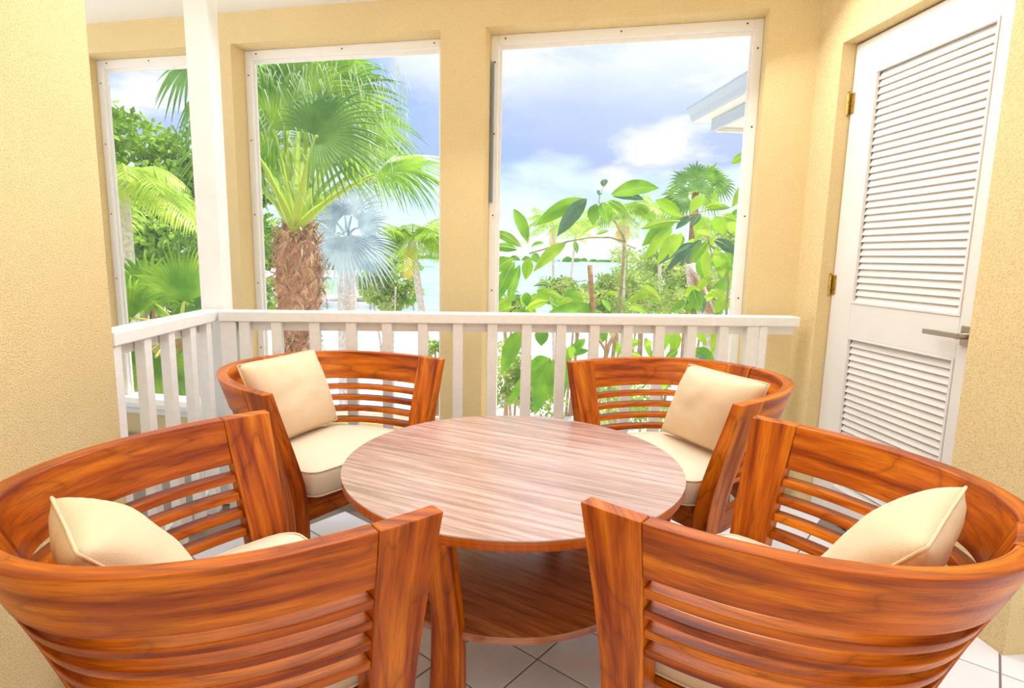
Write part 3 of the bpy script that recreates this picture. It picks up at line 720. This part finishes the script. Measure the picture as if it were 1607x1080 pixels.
for i in range(2600):
    z = (top.z-GZ)-random.random()**1.3*1.5; a = random.uniform(0, 6.283); q_ = (z-(top.z-GZ-.95))/.95; r0 = (.14+.052*math.sin(max(0, q_)*math.pi))*random.uniform(.94, 1.08)*(.75 if q_ > .93 else 1)
    p = Vector((math.cos(a)*r0+(top.x-base.x), math.sin(a)*r0, z)); tg = Vector((-math.sin(a), math.cos(a), 0))
    d = Vector((math.cos(a)*random.uniform(.2, 1.1), math.sin(a)*random.uniform(.2, 1.1), random.uniform(-.9, .9)))+tg*random.uniform(-1, 1)
    l = random.uniform(.04, .15); w = random.uniform(.002, .011); s = d.normalized().cross(Vector((0, 0, 1)))*w
    q = p+d*l*.5+rv(.02); e = p+d*l+Vector((0, 0, random.uniform(-.05, .01)))
    m.poly([p-s, p+s, q+s, q-s], None, random.choice((0, 0, 1, 2))); m.poly([q-s, q+s, e], None, m.mi[-1])
tag(m.build('trunk_fibre', [M['fibre'], M['boot'], M['strand']], fp), kind='stuff')
for i in range(64):     # old leaf bases
    z = (top.z-GZ)-.04-.021*i+random.uniform(-.02, .02); a = i*2.4+random.uniform(-.3, .3); q_ = (z-(top.z-GZ-.95))/.95; r0 = .13+.045*math.sin(max(0, q_)*math.pi)-(.03 if q_ > .9 else 0)
    c = Vector((math.cos(a)*r0+(top.x-base.x), math.sin(a)*r0, z)); o_ = Vector((math.cos(a), math.sin(a), 0)); tg = Vector((-o_.y, o_.x, 0)); w = random.uniform(.03, .055); h = random.uniform(.08, .15)
    m = MB(); m.v = [tuple(q) for q in (c-tg*w, c+tg*w, c+tg*w*.8+o_*.045+Vector((0, 0, h*.6)), c-tg*w*.8+o_*.045+Vector((0, 0, h*.6)), c+o_*.085+Vector((0, 0, h)), c-tg*w*.6+o_*.02+Vector((0, 0, h*.6)), c+tg*w*.6+o_*.02+Vector((0, 0, h*.6)))]
    m.face([0, 1, 2, 3]); m.face([3, 2, 4]); m.face([1, 0, 5, 6]); m.face([6, 5, 4]); m.face([0, 3, 4, 5]); m.face([2, 1, 6, 4])
    m.build('old_leaf_base', M[random.choice(('boot', 'fibre', 'fibre'))], fp)
crown = at(462, 362, D0-.12)
V = Vector
LV = [  # hub px, dist, direction px offset, normal, L, spread, mat
    ((497, 214), 5.0, (42, -22, 0), (-.25, -1, .25), .60, 128, 1),
    ((430, 205), 5.6, (-60, -50, 0), (.1, -1, .3), .75, 140, 0),
    ((470, 165), 5.9, (5, -60, .1), (0, -1, .2), .80, 130, 0),
    ((520, 150), 6.1, (50, -60, .3), (-.1, -1, .3), .85, 130, 0),
    ((392, 225), 5.4, (-60, -30, -.3), (.3, -1, .3), .62, 120, 1),
    ((398, 290), 6.2, (-50, 20, .2), (0, -1, .8), .65, 100, 0),
    ((540, 225), 5.9, (70, 10, .4), (-.1, -.8, .6), .82, 125, 0),
    ((555, 190), 6.4, (60, -20, .4), (0, -1, .5), .85, 120, 0),
    ((588, 274), 5.5, (95, -10, -.1), (0, -.5, 1), .90, 72, 0),
    ((535, 270), 6.3, (60, 0, .3), (0, -.9, .8), .60, 90, 0),
    ((450, 190), 6.0, (-15, -60, .3), (0, -1, .1), .75, 130, 0),
    ((415, 245), 6.4, (-40, -30, .3), (0, -1, .2), .6, 120, 0),
    ((505, 235), 6.2, (30, -40, .3), (0, -1, .2), .6, 120, 0),
    ((480, 255), 6.3, (10, -40, .8), (0, -1, .3), .9, 130, 0),
    ((440, 150), 6.5, (-20, -60, .3), (0, -1, 0), .85, 120, 0),
    ((600, 250), 6.6, (60, 25, .3), (0, -.8, .7), .75, 100, 0),
    ((385, 200), 6.2, (-60, -30, .3), (0, -1, .3), .85, 120, 0),
    ((500, 115), 6.4, (20, -50, .2), (0, -1, 0), .80, 120, 0),
]
lv_ = []
for (hx, hy), dd, (ox, oy, od), nr, L_, sp, mi in LV:
    hub = at(hx, hy, dd); tgt = at(hx+ox, hy+oy, dd+od); lv_.append((hub, tgt-hub, V(nr), L_, sp, mi))
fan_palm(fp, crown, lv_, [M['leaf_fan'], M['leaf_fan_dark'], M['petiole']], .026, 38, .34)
m = MB()
for i in range(900):      # drooping threads below the fronds
    p = at(random.uniform(395, 640), random.uniform(95, 300), random.uniform(5.2, 6.2))-base; l = random.uniform(.08, .28)
    s = V((random.uniform(-.005, .005), .004, 0)); m.poly([p-s, p+s, p+V((random.uniform(-.06, .1), 0, -l))])
tag(m.build('leaf_thread', M['thread'], fp), kind='stuff')
m = MB()
for i in range(380):     # yellow-green fruit sprays by the crown
    p = at(500, 320, 5.6)-base+V((random.gauss(0, .09), random.gauss(0, .08), random.gauss(0, .13))); d = rv(.035); s = rv(.006); m.poly([p, p+d, p+d+s])
tag(m.build('fruit_spray', M['areca'], fp), kind='stuff')
# ---------------------------------------------------------------- silver palm behind
random.seed(5); b0 = at(545, 480, 11); base2 = V((b0.x, b0.y, GZ))
sp_ = thing('silver_palm', 'silvery blue fan palm behind the shaggy trunk', 'palm tree', base2)
cr = at(545, 372, 11)
m = MB(); m.tube([(0, 0, 0), (0, 0, cr.z-GZ)], [.22, .16], 10); m.build('trunk', M['bark'], sp_)
lv_ = []
for hx, hy, ox, oy, dd in ((528, 350, -50, -20, 10.6), (552, 338, 20, -60, 10.8), (562, 358, 60, -20, 10.4), (560, 382, 50, 40, 10.1), (542, 372, 5, 60, 9.9), (528, 370, -50, 30, 10.3), (540, 325, -10, -60, 11.4), (512, 335, -50, -40, 11.4)):
    hub = at(hx, hy, dd); lv_.append((hub, at(hx+ox, hy+oy, dd)-hub, V((random.uniform(-.6, .6), -1, .35)), random.uniform(.55, .85), random.choice((75, 95, 110)), 0))
fan_palm(sp_, cr, lv_, [M['silver'], M['silver'], M['silver']], .02, 22, .3)
# ---------------------------------------------------------------- slim coconut palm
crown_palm('coconut_palm', 'slim palm with leaning grey trunk at right of the middle window', at(647, 376, 13), V((at(705, 590, 13).x, at(705, 590, 13).y, GZ)), .085, 26, 1.2, .50, M['coco'], dry=2, seed=3, w=.022)
# small round-leaved tree before the water
random.seed(9); c0 = at(612, 445, 16); t = thing('sea_grape', 'small round-leaved green tree before the water, left of slim palm', 'tree', V((c0.x, c0.y, GZ)))
o_ = V(t.location)
m = MB(); 
for k in range(5): m.tube(bez(V((0, 0, 0)), V((random.uniform(-.2, .2), 0, 1.6)), c0-o_+V((random.uniform(-.8, .8), random.uniform(-.4, .4), random.uniform(-.4, .5)))), [.07]*5+[.03]*4, 6)
m.build('trunk', M['bark'], t)
cc = [tuple(at(x, y, 16)-o_)+(r_, r_, r_*.8) for x, y, r_ in ((590, 455, .45), (625, 440, .5), (600, 430, .4), (640, 460, .4), (575, 440, .3), (615, 470, .45), (595, 415, .3))]
tag(leaf_cloud('foliage', M['bush'], cc, 3200, .12, parent=t, elong=1.3), kind='stuff')
# ---------------------------------------------------------------- left window
random.seed(21)
def big_tree(name, label, cx, cy, dist, rad, spots, n, size, mat, trunk_r=.25):
    c = at(cx, cy, dist); t = thing(name, label, 'tree', V((c.x, c.y, GZ))); o_ = V(t.location)
    m = MB()
    for k in range(5):
        e = c-o_+V((random.uniform(-1, 1)*rad*.6, random.uniform(-1, 1)*rad*.4, random.uniform(-.2, .6)*rad)); m.tube(bez(V((0, 0, 0)), V((0, 0, (c.z-GZ)*.6)), e), [trunk_r]*4+[trunk_r*.5]*5, 7)
    m.build('trunk', M['bark_cut'], t)
    cc = [(*(c-o_+V((random.uniform(-1, 1)*rad, random.uniform(-.7, .7)*rad, random.uniform(-1, .85)*rad))), rad*.28, rad*.28, rad*.22) for _ in range(spots)]
    tag(leaf_cloud('foliage', mat, cc, n, size, parent=t), kind='stuff'); return t
big_tree('leafy_tree', 'dense green broadleaf tree filling the left window', 215, 345, 14, 2.35, 60, 26000, .17, M['tree'])
crown_palm('feathery_palm', 'feathery yellow-green palm in front of the leafy tree, left window', at(190, 285, 8), V((at(190, 285, 8).x, at(190, 285, 8).y, GZ)), .09, 18, 1.25, .42, M['areca'], seed=8, w=.016, nl=34, droop=(.3, .9))
random.seed(31); c0 = at(300, 70, 6.6); pb = V((at(352, 200, 6.6).x, c0.y, GZ)); hp = thing('hanging_palm', 'palm behind the white post with dark threads hanging at the left window top', 'palm tree', pb)
hc = at(352, 60, 6.6)
m = MB(); m.tube([(0, 0, 0), tuple(hc-pb)], [.16, .12], 9); m.build('trunk', M['bark'], hp)
lv_ = []
for hx, hy, ox, oy, dd in ((300, 95, -30, 45, 6.3), (320, 140, -15, 60, 6.2), (330, 60, -60, -40, 6.8)):
    hub = at(hx, hy, dd); lv_.append((hub, at(hx+ox, hy+oy, dd)-hub, V((.3, -1, .2)), .50, 34, 1))
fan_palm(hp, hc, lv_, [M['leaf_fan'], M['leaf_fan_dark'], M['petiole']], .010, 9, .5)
# low fan palm below the left window
random.seed(12); cr = at(285, 520, 5.4); lp = thing('low_fan_palm', 'low bright fan palm behind the side railing in the left window', 'palm tree', V((cr.x, cr.y, GZ)))
m = MB(); m.tube([(0, 0, 0), tuple(cr-V(lp.location))], [.16, .13], 9); m.build('trunk', M['fibre'], lp)
lv_ = []
for hx, hy, ox, oy, dd, L_, mi, sp in ((290, 474, 4, -70, 4.5, .58, 0, 62), (305, 480, 40, 30, 5.3, .30, 1, 130), (235, 470, -25, -50, 5.3, .55, 0, 120), (205, 500, -50, -30, 5.0, .5, 0, 110), (245, 560, -30, 60, 5.0, .6, 0, 130), (275, 570, 25, 60, 5.2, .5, 0, 130), (210, 580, -30, 30, 5.4, .6, 0, 120)):
    hub = at(hx, hy, dd); lv_.append((hub, at(hx+ox, hy+oy, dd)-hub, V((.15, -1, .3)), L_, sp, mi))
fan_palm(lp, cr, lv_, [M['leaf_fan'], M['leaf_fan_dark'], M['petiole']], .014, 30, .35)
# ---------------------------------------------------------------- far vegetation
random.seed(44)
def far_bush(name, label, x, y, dist, rx, rz, n, size, mat, group=None, bz=0):
    c = at(x, y, dist); t = thing(name, label, 'bush' if 'bush' in name else 'tree', V((c.x, c.y, GZ+bz)), 0, group); o_ = V(t.location)
    m = MB()
    for k in range(3): m.tube([(k*.1-.1, 0, 0), tuple(c-o_+V((random.uniform(-.4, .4)*rx, 0, 0)))], [.06*size*8, .03*size*8], 6)
    m.build('trunk', M['bark_cut'], t)
    cc = [(*(c-o_+V((random.uniform(-1, 1)*rx*.8, random.uniform(-.6, .6)*rx, random.uniform(-1, 1)*rz*.7))), rx*.3, rx*.3, rz*.35) for _ in range(26)]
    tag(leaf_cloud('foliage', mat, cc, n, size, parent=t), kind='stuff')
far_bush('far_tree', 'distant green trees on the bank left of the shaggy trunk', 405, 400, 150, 6.5, 6.5, 2500, 1.3, M['tree'], None, .25)
far_bush('far_tree', 'distant green tree on the bank behind the silver palm', 517, 403, 165, 8, 6, 2500, 1.3, M['tree'], None, .25)
far_bush('far_tree', 'distant low tree on the bank above the long white boat', 618, 411, 185, 8, 4.5, 2000, 1.3, M['bush'], None, .25)
for x, y, dd, rx, rz, n, sz, lab in ((900, 462, 17, 1.0, .62, 5000, .10, 'yellow-green bush behind the brown cut stem'), (985, 462, 15, 1.0, .8, 6000, .09, 'yellow-green bush between the two stems in the right window'), (1050, 440, 18.5, 1.1, 1.1, 7000, .11, 'tall yellow-green bush below the far fan palm'),
        (1135, 400, 24, 1.5, 1.7, 7000, .12, 'yellow-green shrub mass at the right edge of the right window'), (800, 480, 16, .5, .4, 1400, .10, 'pale green bush at the lower left of the right window')):
    far_bush('garden_bush', lab, x, y, dd, rx, rz, n, sz, M['bush'])
for x, y, dd, rx, rz, n, sz, lab in ((1010, 425, 27, 1.6, 1.1, 6000, .13, 'pale yellow-green thicket behind the stems, centre of the right window'), (1090, 462, 11, .7, .55, 5000, .08, 'light green hedge below the pale cut trunk'), (940, 480, 12, .7, .35, 3000, .08, 'light green ground shrub at the foot of the brown cut stem')):
    far_bush('hedge_bush', lab, x, y, dd, rx, rz, n, sz, M['bush'])
far_bush('low_bush', 'small-leaved green bush below the railing, beside the table top', 818, 600, 5.5, .45, .38, 2200, .05, M['bush'])
far_bush('low_bush', 'small-leaved green bush seen below the railing behind the right chair', 985, 625, 7.2, .62, .45, 2600, .06, M['bush'])
far_bush('low_bush', 'tiny green bush below the railing by the yellow wall pier', 684, 545, 6.2, .12, .10, 260, .05, M['bush'])
for i, (x, y, bx_, dd, L_, s, lab) in enumerate(((980, 335, 985, 13, .95, 4, 'shaggy palm right of centre behind the arching green stem'), (868, 352, 874, 20, 1.2, 5, 'thin distant palm left of the brown cut stem'), (905, 350, 880, 24, 1.2, 6, 'thin distant palm nearest the open water'), (1040, 330, 1035, 17, .9, 7, 'distant palm left of the tall far fan palm'))):
    t_ = at(x, y, dd); b_ = at(bx_, 480, dd); crown_palm('distant_palm', lab, t_, V((b_.x, b_.y, GZ)), .055, 18, L_, .42, M['coco'], 'slim palms behind the umbrella tree', seed=60+s, w=.022, dry=1, nl=18)
random.seed(17); cr = at(1092, 300, 14); ffp = thing('far_fan_palm', 'far fan palm crown against the sky in the right window', 'palm tree', V((cr.x, cr.y, GZ)))
m = MB(); m.tube([(0, 0, 0), tuple(cr-V(ffp.location))], [.13, .09], 9); m.build('trunk', M['fibre_dark'], ffp)
lv_ = []
for hx, hy, ox, oy, dd in ((1093, 300, 8, -30, 13.2), (1080, 310, -25, 5, 13.3), (1075, 288, -30, -20, 13.7), (1090, 280, 0, -40, 13.6), (1110, 280, 25, -25, 13.6), (1125, 290, 40, 0, 13.8), (1068, 305, -40, 10, 13.7), (1060, 320, -30, 25, 13.8), (1105, 305, 30, 25, 13.6)):
    hub = at(hx, hy, dd); lv_.append((hub, at(hx+ox, hy+oy, dd)-hub, V((0, -1, .3)), .52, 110, random.choice((0, 1))))
fan_palm(ffp, cr, lv_, [M['leaf_fan'], M['leaf_fan_dark'], M['petiole']], .02, 18, .35)
# far shore
m = MB(); 
for i in range(150):
    x = -560+i*8+random.uniform(-3, 3); w = random.uniform(4, 9); hgt = random.uniform(2.0, 6.5); y = 610+random.uniform(-12, 12); n = 7
    b = len(m.v)
    for j in range(n+1):
        a = math.pi*j/n; m.v.append((x+w*math.cos(a), y, GZ+.2+hgt*math.sin(a)*random.uniform(.85, 1.1)))
    for j in range(n+1):
        a = math.pi*j/n; m.v.append((x+w*math.cos(a), y+8, GZ+.2+hgt*math.sin(a)*.9))
    m.face([b+j for j in range(n+1)])
    for j in range(n): m.face([b+j, b+n+1+j, b+n+2+j, b+j+1])
tag(m.build('far_shore_trees', M['tree']), 'thin line of trees on the far shore at the horizon', 'trees', kind='stuff')
m = MB(); m.prism([(-700, 603), (900, 603), (900, 660), (-700, 660)], GZ-.5, GZ+.4); tag(m.build('far_shore', M['bank']), kind='structure')
hs = thing('shore_house', 'tiny white house on the far shore, centre of the horizon', 'house', (103, 596, GZ+.4))
m = MB(); m.box((0, 0, 2), (16, 6, 4)); m.build('wall', M['boat'], hs)
m = MB(); m.v = [(-9, -4, 4), (9, -4, 4), (9, 4, 4), (-9, 4, 4), (-6, 0, 6.4), (6, 0, 6.4)]; m.face([0, 1, 5, 4]); m.face([1, 2, 5]); m.face([2, 3, 4, 5]); m.face([3, 0, 4]); m.face([3, 2, 1, 0]); m.build('roof', M['bank'], hs)
# ---------------------------------------------------------------- umbrella tree close to the right window
random.seed(77)
ut = V((at(985, 600, 4.9).x, at(985, 600, 4.9).y, GZ))
um = thing('umbrella_tree', 'umbrella tree with large glossy drooping leaves close outside the right window', 'tree', ut)
def big_leaf(b, t, wpx, dd, mat, bow=.10, dt=None):
    """b, t base and tip pixels; dd distance of the base, dt of the tip"""
    dt = dd+random.uniform(-.12, .10) if dt is None else dt
    B, T = at(*b, dd)-ut, at(*t, dt)-ut; L_ = (T-B).length; w = wpx/FPX*dd*.5; d = (T-B).normalized()
    view = (B+ut-EYE).normalized(); s = d.cross(view).normalized(); nn = s.cross(d).normalized()
    if nn.z < 0: nn = -nn
    rot = random.uniform(-.45, .45); s, nn = s*math.cos(rot)+nn*math.sin(rot), nn*math.cos(rot)-s*math.sin(rot)
    m = MB(); n = 9; prof = [0, .42, .74, .93, 1.0, .98, .88, .68, .38, .0]
    for i in range(n+1):
        q = i/n; c = B+d*(L_*q)+V((0, 0, bow*L_*math.sin(q*math.pi)))+nn*0
        ww = w*prof[i]*1.08; wv = .05*w*math.sin(i*2.1)
        for e, hh in ((-1, .22), (-.5, .10), (0, 0), (.5, .10), (1, .22)): m.v.append(tuple(c+s*(ww*e)+nn*(-ww*hh*.0+ww*hh*1.0+wv*e)))
    for i in range(n):
        for j in range(4): m.face([i*5+j, i*5+j+1, (i+1)*5+j+1, (i+1)*5+j])
    o = m.build('leaf', M[mat], um, smooth=True)
    rb = MB(); rb.tube([V(m.v[i*5+2])-nn*.002 for i in range(n)], [.0035*(1-.08*i) for i in range(n)], 4); rb.build('midrib', M['midrib'], o)
def stem(pts, r0, r1, dd=4.9, mat='stem', nm='branch'):
    P_ = [at(p[0], p[1], p[2] if len(p) > 2 else dd)-ut for p in pts]; n = len(P_)
    m = MB(); m.tube(P_, [r0+(r1-r0)*i/(n-1) for i in range(n)], 7); m.build(nm, M[mat], um, smooth=True)
z6 = lambda x, y: (750+x/4.32, 250+y/4.32)
z7 = lambda x, y: (960+x/4.0, 230+y/4.0)
z8 = lambda x, y: (750+x/3.214, 480+y/3.214)
stem([z6(1000, 565), z6(985, 700), z6(968, 900), z6(960, 1050), (966, 520), (962, 560), (955, 620), (965, 760), (975, 1100)], .012, .024, nm='trunk')
stem([z6(1000, 565), z6(940, 440), z6(880, 370), z6(820, 290)], .009, .005)
stem([z6(820, 290), z6(828, 240), z6(850, 190)], .004, .003)
stem([z6(1000, 565), z6(900, 530), z6(760, 530), z6(600, 560), z6(450, 610), z6(345, 640)], .009, .006)
stem([z6(740, 820), z6(600, 840), z6(450, 900), z6(350, 970)], .006, .004)
stem([z6(790, 790), z6(930, 850), z6(1080, 920)], .005, .004)
stem([z6(760, 715), z6(768, 850), z6(776, 980), (932, 520), (934, 600), (940, 760)], .022, .022, 4.7, 'bark_cut', 'cut_stem')
stem([z7(150, 640), z7(95, 620), z7(75, 560), z7(20, 460)], .006, .004)
stem([z7(690, 850), z7(620, 650), z7(580, 450)], .007, .004); stem([z7(730, 840), z7(660, 640)], .006, .004); stem([z7(720, 1050), z7(735, 850), z7(700, 700), z7(600, 600)], .012, .006)
stem([z7(720, 1050), (1145, 540), (1140, 640), (1100, 900)], .012, .04)
stem([z7(400, 460), z7(500, 425), z7(620, 395)], .005, .004); stem([z7(70, 1000), z7(250, 990), z7(330, 1020)], .004, .003); stem([z7(600, 830), z7(560, 820), z7(500, 780)], .004, .003)
stem([z8(700, 120), z8(660, 200), z8(640, 280)], .018, .018, 4.7, 'bark_cut'); stem([z8(600, 150), z8(640, 220), z8(650, 270)], .012, .012, 4.7, 'bark_cut')
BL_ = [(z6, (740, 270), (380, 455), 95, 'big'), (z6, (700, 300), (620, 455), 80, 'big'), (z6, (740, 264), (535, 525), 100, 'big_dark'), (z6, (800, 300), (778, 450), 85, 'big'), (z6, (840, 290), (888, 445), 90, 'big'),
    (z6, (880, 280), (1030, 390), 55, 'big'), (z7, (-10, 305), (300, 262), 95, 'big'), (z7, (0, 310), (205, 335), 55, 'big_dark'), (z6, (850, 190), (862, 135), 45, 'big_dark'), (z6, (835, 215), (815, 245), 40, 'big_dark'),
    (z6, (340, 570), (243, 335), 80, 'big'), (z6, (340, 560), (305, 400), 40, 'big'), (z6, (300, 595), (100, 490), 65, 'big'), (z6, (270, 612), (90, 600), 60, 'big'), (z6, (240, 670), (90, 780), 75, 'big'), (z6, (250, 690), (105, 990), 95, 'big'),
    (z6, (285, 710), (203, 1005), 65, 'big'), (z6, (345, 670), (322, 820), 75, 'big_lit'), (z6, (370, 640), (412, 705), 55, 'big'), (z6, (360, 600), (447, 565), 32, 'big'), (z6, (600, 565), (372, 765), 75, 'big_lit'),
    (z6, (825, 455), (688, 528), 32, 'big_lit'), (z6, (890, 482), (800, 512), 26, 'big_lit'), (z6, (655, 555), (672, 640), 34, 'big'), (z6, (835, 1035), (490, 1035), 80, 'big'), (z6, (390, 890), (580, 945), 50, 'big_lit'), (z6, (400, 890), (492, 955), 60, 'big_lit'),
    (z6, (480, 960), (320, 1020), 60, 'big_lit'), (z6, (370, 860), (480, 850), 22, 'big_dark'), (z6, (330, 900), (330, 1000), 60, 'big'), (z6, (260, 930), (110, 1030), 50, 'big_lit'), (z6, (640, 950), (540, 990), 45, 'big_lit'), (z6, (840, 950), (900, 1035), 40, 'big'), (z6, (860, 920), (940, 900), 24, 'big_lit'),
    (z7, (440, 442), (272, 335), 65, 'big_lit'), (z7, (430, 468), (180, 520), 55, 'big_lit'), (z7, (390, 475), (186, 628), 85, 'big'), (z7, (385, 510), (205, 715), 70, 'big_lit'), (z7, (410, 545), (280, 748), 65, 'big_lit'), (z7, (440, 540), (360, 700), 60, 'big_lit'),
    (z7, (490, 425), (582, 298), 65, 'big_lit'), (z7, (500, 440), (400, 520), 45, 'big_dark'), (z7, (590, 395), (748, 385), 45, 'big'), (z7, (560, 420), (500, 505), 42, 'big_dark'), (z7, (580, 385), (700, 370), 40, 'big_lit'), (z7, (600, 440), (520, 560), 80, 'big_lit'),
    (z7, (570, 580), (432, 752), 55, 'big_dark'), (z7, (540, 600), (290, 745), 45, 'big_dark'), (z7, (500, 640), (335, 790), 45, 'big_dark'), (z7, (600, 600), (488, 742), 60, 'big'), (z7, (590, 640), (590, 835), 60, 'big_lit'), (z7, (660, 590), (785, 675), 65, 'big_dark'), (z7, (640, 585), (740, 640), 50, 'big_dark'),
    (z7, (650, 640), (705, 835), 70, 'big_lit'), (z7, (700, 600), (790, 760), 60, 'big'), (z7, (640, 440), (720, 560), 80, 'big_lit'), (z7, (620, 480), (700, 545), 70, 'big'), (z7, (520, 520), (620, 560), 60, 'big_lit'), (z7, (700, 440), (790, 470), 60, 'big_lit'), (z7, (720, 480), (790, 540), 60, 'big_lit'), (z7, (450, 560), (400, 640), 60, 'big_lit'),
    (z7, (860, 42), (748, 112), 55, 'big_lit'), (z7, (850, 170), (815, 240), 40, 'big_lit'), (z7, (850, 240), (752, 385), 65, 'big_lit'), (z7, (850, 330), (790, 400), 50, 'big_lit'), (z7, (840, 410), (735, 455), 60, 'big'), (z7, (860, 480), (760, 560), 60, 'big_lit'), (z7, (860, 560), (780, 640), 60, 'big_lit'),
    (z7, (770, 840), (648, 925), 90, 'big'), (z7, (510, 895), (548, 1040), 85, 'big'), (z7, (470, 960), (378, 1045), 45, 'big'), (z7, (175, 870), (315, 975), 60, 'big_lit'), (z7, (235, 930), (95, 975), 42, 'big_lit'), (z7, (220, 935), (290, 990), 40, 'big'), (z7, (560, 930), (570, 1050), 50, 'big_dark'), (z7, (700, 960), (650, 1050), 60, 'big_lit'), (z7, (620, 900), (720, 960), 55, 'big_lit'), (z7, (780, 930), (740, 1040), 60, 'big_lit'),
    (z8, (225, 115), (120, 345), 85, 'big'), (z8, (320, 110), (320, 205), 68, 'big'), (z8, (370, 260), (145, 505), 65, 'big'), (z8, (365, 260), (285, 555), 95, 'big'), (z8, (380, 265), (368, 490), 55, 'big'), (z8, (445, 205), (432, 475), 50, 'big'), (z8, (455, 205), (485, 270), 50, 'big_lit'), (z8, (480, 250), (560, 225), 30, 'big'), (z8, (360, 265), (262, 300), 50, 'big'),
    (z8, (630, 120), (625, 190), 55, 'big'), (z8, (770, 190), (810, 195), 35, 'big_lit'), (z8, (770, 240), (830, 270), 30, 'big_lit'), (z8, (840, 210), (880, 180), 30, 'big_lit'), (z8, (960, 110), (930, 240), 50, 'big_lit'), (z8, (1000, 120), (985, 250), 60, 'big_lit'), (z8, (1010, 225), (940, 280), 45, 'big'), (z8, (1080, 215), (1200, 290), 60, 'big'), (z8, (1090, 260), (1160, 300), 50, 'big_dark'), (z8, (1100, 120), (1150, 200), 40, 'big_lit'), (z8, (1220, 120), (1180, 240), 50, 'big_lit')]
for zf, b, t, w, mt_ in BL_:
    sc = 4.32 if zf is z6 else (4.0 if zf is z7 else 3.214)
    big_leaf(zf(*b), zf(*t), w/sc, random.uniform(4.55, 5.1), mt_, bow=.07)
for i in range(64):      # fill of smaller sunlit leaves behind, at the right and low
    reg = random.choice(((1075, 1165, 335, 480, 5.4, 6.2), (1075, 1165, 335, 480, 5.3, 6.2), (1010, 1160, 500, 600, 5.2, 5.6), (780, 900, 455, 492, 5.2, 5.6), (905, 1010, 470, 560, 5.3, 5.9)))
    x, y, dd = random.uniform(reg[0], reg[1]), random.uniform(reg[2], reg[3]), random.uniform(reg[4], reg[5])
    a = random.uniform(.2, 2.9); l = random.uniform(18, 42)
    big_leaf((x, y), (x+l*math.cos(a), y+l*math.sin(a)), random.uniform(9, 17), dd, random.choice(('big_lit', 'big_lit', 'big')), bow=.07)
# pale split trunk at right
st_ = thing('pale_trunk', 'pale cut palm trunk with brown split face at right window bottom', 'tree trunk', V((at(1100, 500, 6.6).x, at(1100, 500, 6.6).y, GZ)))
o_ = V(st_.location); m = MB(); m.tube([at(1083, 415, 6.6)-o_, at(1090, 440, 6.6)-o_, at(1105, 480, 6.6)-o_, at(1115, 520, 6.6)-o_, at(1120, 620, 6.6)-o_, V((.2, 0, 0))], [.06, .09, .10, .105, .115, .14], 12); m.build('bark', M['bark'], st_, smooth=True)
m = MB(); q = [at(x, y, 6.44)-o_ for x, y in ((1086, 428), (1093, 436), (1108, 462), (1121, 492), (1112, 492), (1099, 466), (1089, 446))]; q2 = [p+V((0, .06, 0)) for p in q]
n = len(q); m.v = [tuple(p) for p in q+q2]; m.face(list(range(n))); m.face(list(range(n, 2*n))[::-1])
for i in range(n): m.face([i, (i+1) % n, n+(i+1) % n, n+i])
m.build('split_face', M['bark_cut'], st_, bevel=.004)
# ---------------------------------------------------------------- neighbouring eave
ev = thing('roof_eave', 'white gutter and soffit corner of the neighbouring roof, upper right window', 'roof', (3.75, 9.0, 3.5))
def prof_y(m, prof, y0, y1):      # extrude an x-z outline along y
    n = len(prof); b = len(m.v); m.v += [(x, y0, z) for x, z in prof]+[(x, y1, z) for x, z in prof]
    m.face([b+i for i in range(n)]); m.face([b+n+i for i in range(n)][::-1])
    for i in range(n): m.face([b+i, b+(i+1) % n, b+n+(i+1) % n, b+n+i])
m = MB(); prof_y(m, [(0, .04), (-.10, .04), (-.11, .0), (-.085, -.03), (-.05, -.08), (-.02, -.15), (0, -.16), (.02, -.16), (.02, .04)], -6.5, .1); m.build('gutter', M['roofw'], ev, bevel=.004)
m = MB(); prof_y(m, [(.02, -.12), (.02, .03), (2.6, 1.4), (2.6, 1.2), (.30, -.12)], -6.5, .08); m.build('roof_deck', M['roofw'], ev)
m = MB(); prof_y(m, [(.02, -.165), (.02, -.125), (.34, -.125), (.34, -.165)], -6.5, .08); m.build('soffit_edge', M['soffit'], ev)
m = MB(); prof_y(m, [(.22, -.17), (.27, -.17), (.27, -.34), (.22, -.34)], -6.5, -.10); m.build('fascia_board', M['roofw'], ev, bevel=.004)
m = MB(); m.box((1.3, -.12, -.30), (2.0, .05, .09)); m.build('end_beam', M['soffit'], ev, bevel=.004)
bd = MB(); bd.box((0, 0, 0), (2.0, .075, .018)); bo = None
for i in range(26):
    mt = Matrix.Translation((1.3, -.2-i*.085, -.27+.0))
    if bo is None: bo = bd.build('soffit_board', M['soffit'], ev, matrix=mt)
    else: link('soffit_board', bo.data, ev, matrix=mt)
m = MB(); m.box((1.9, -3.2, -2.2), (.2, 6.2, 3.9)); m.build('house_wall', M['stucco'], ev)
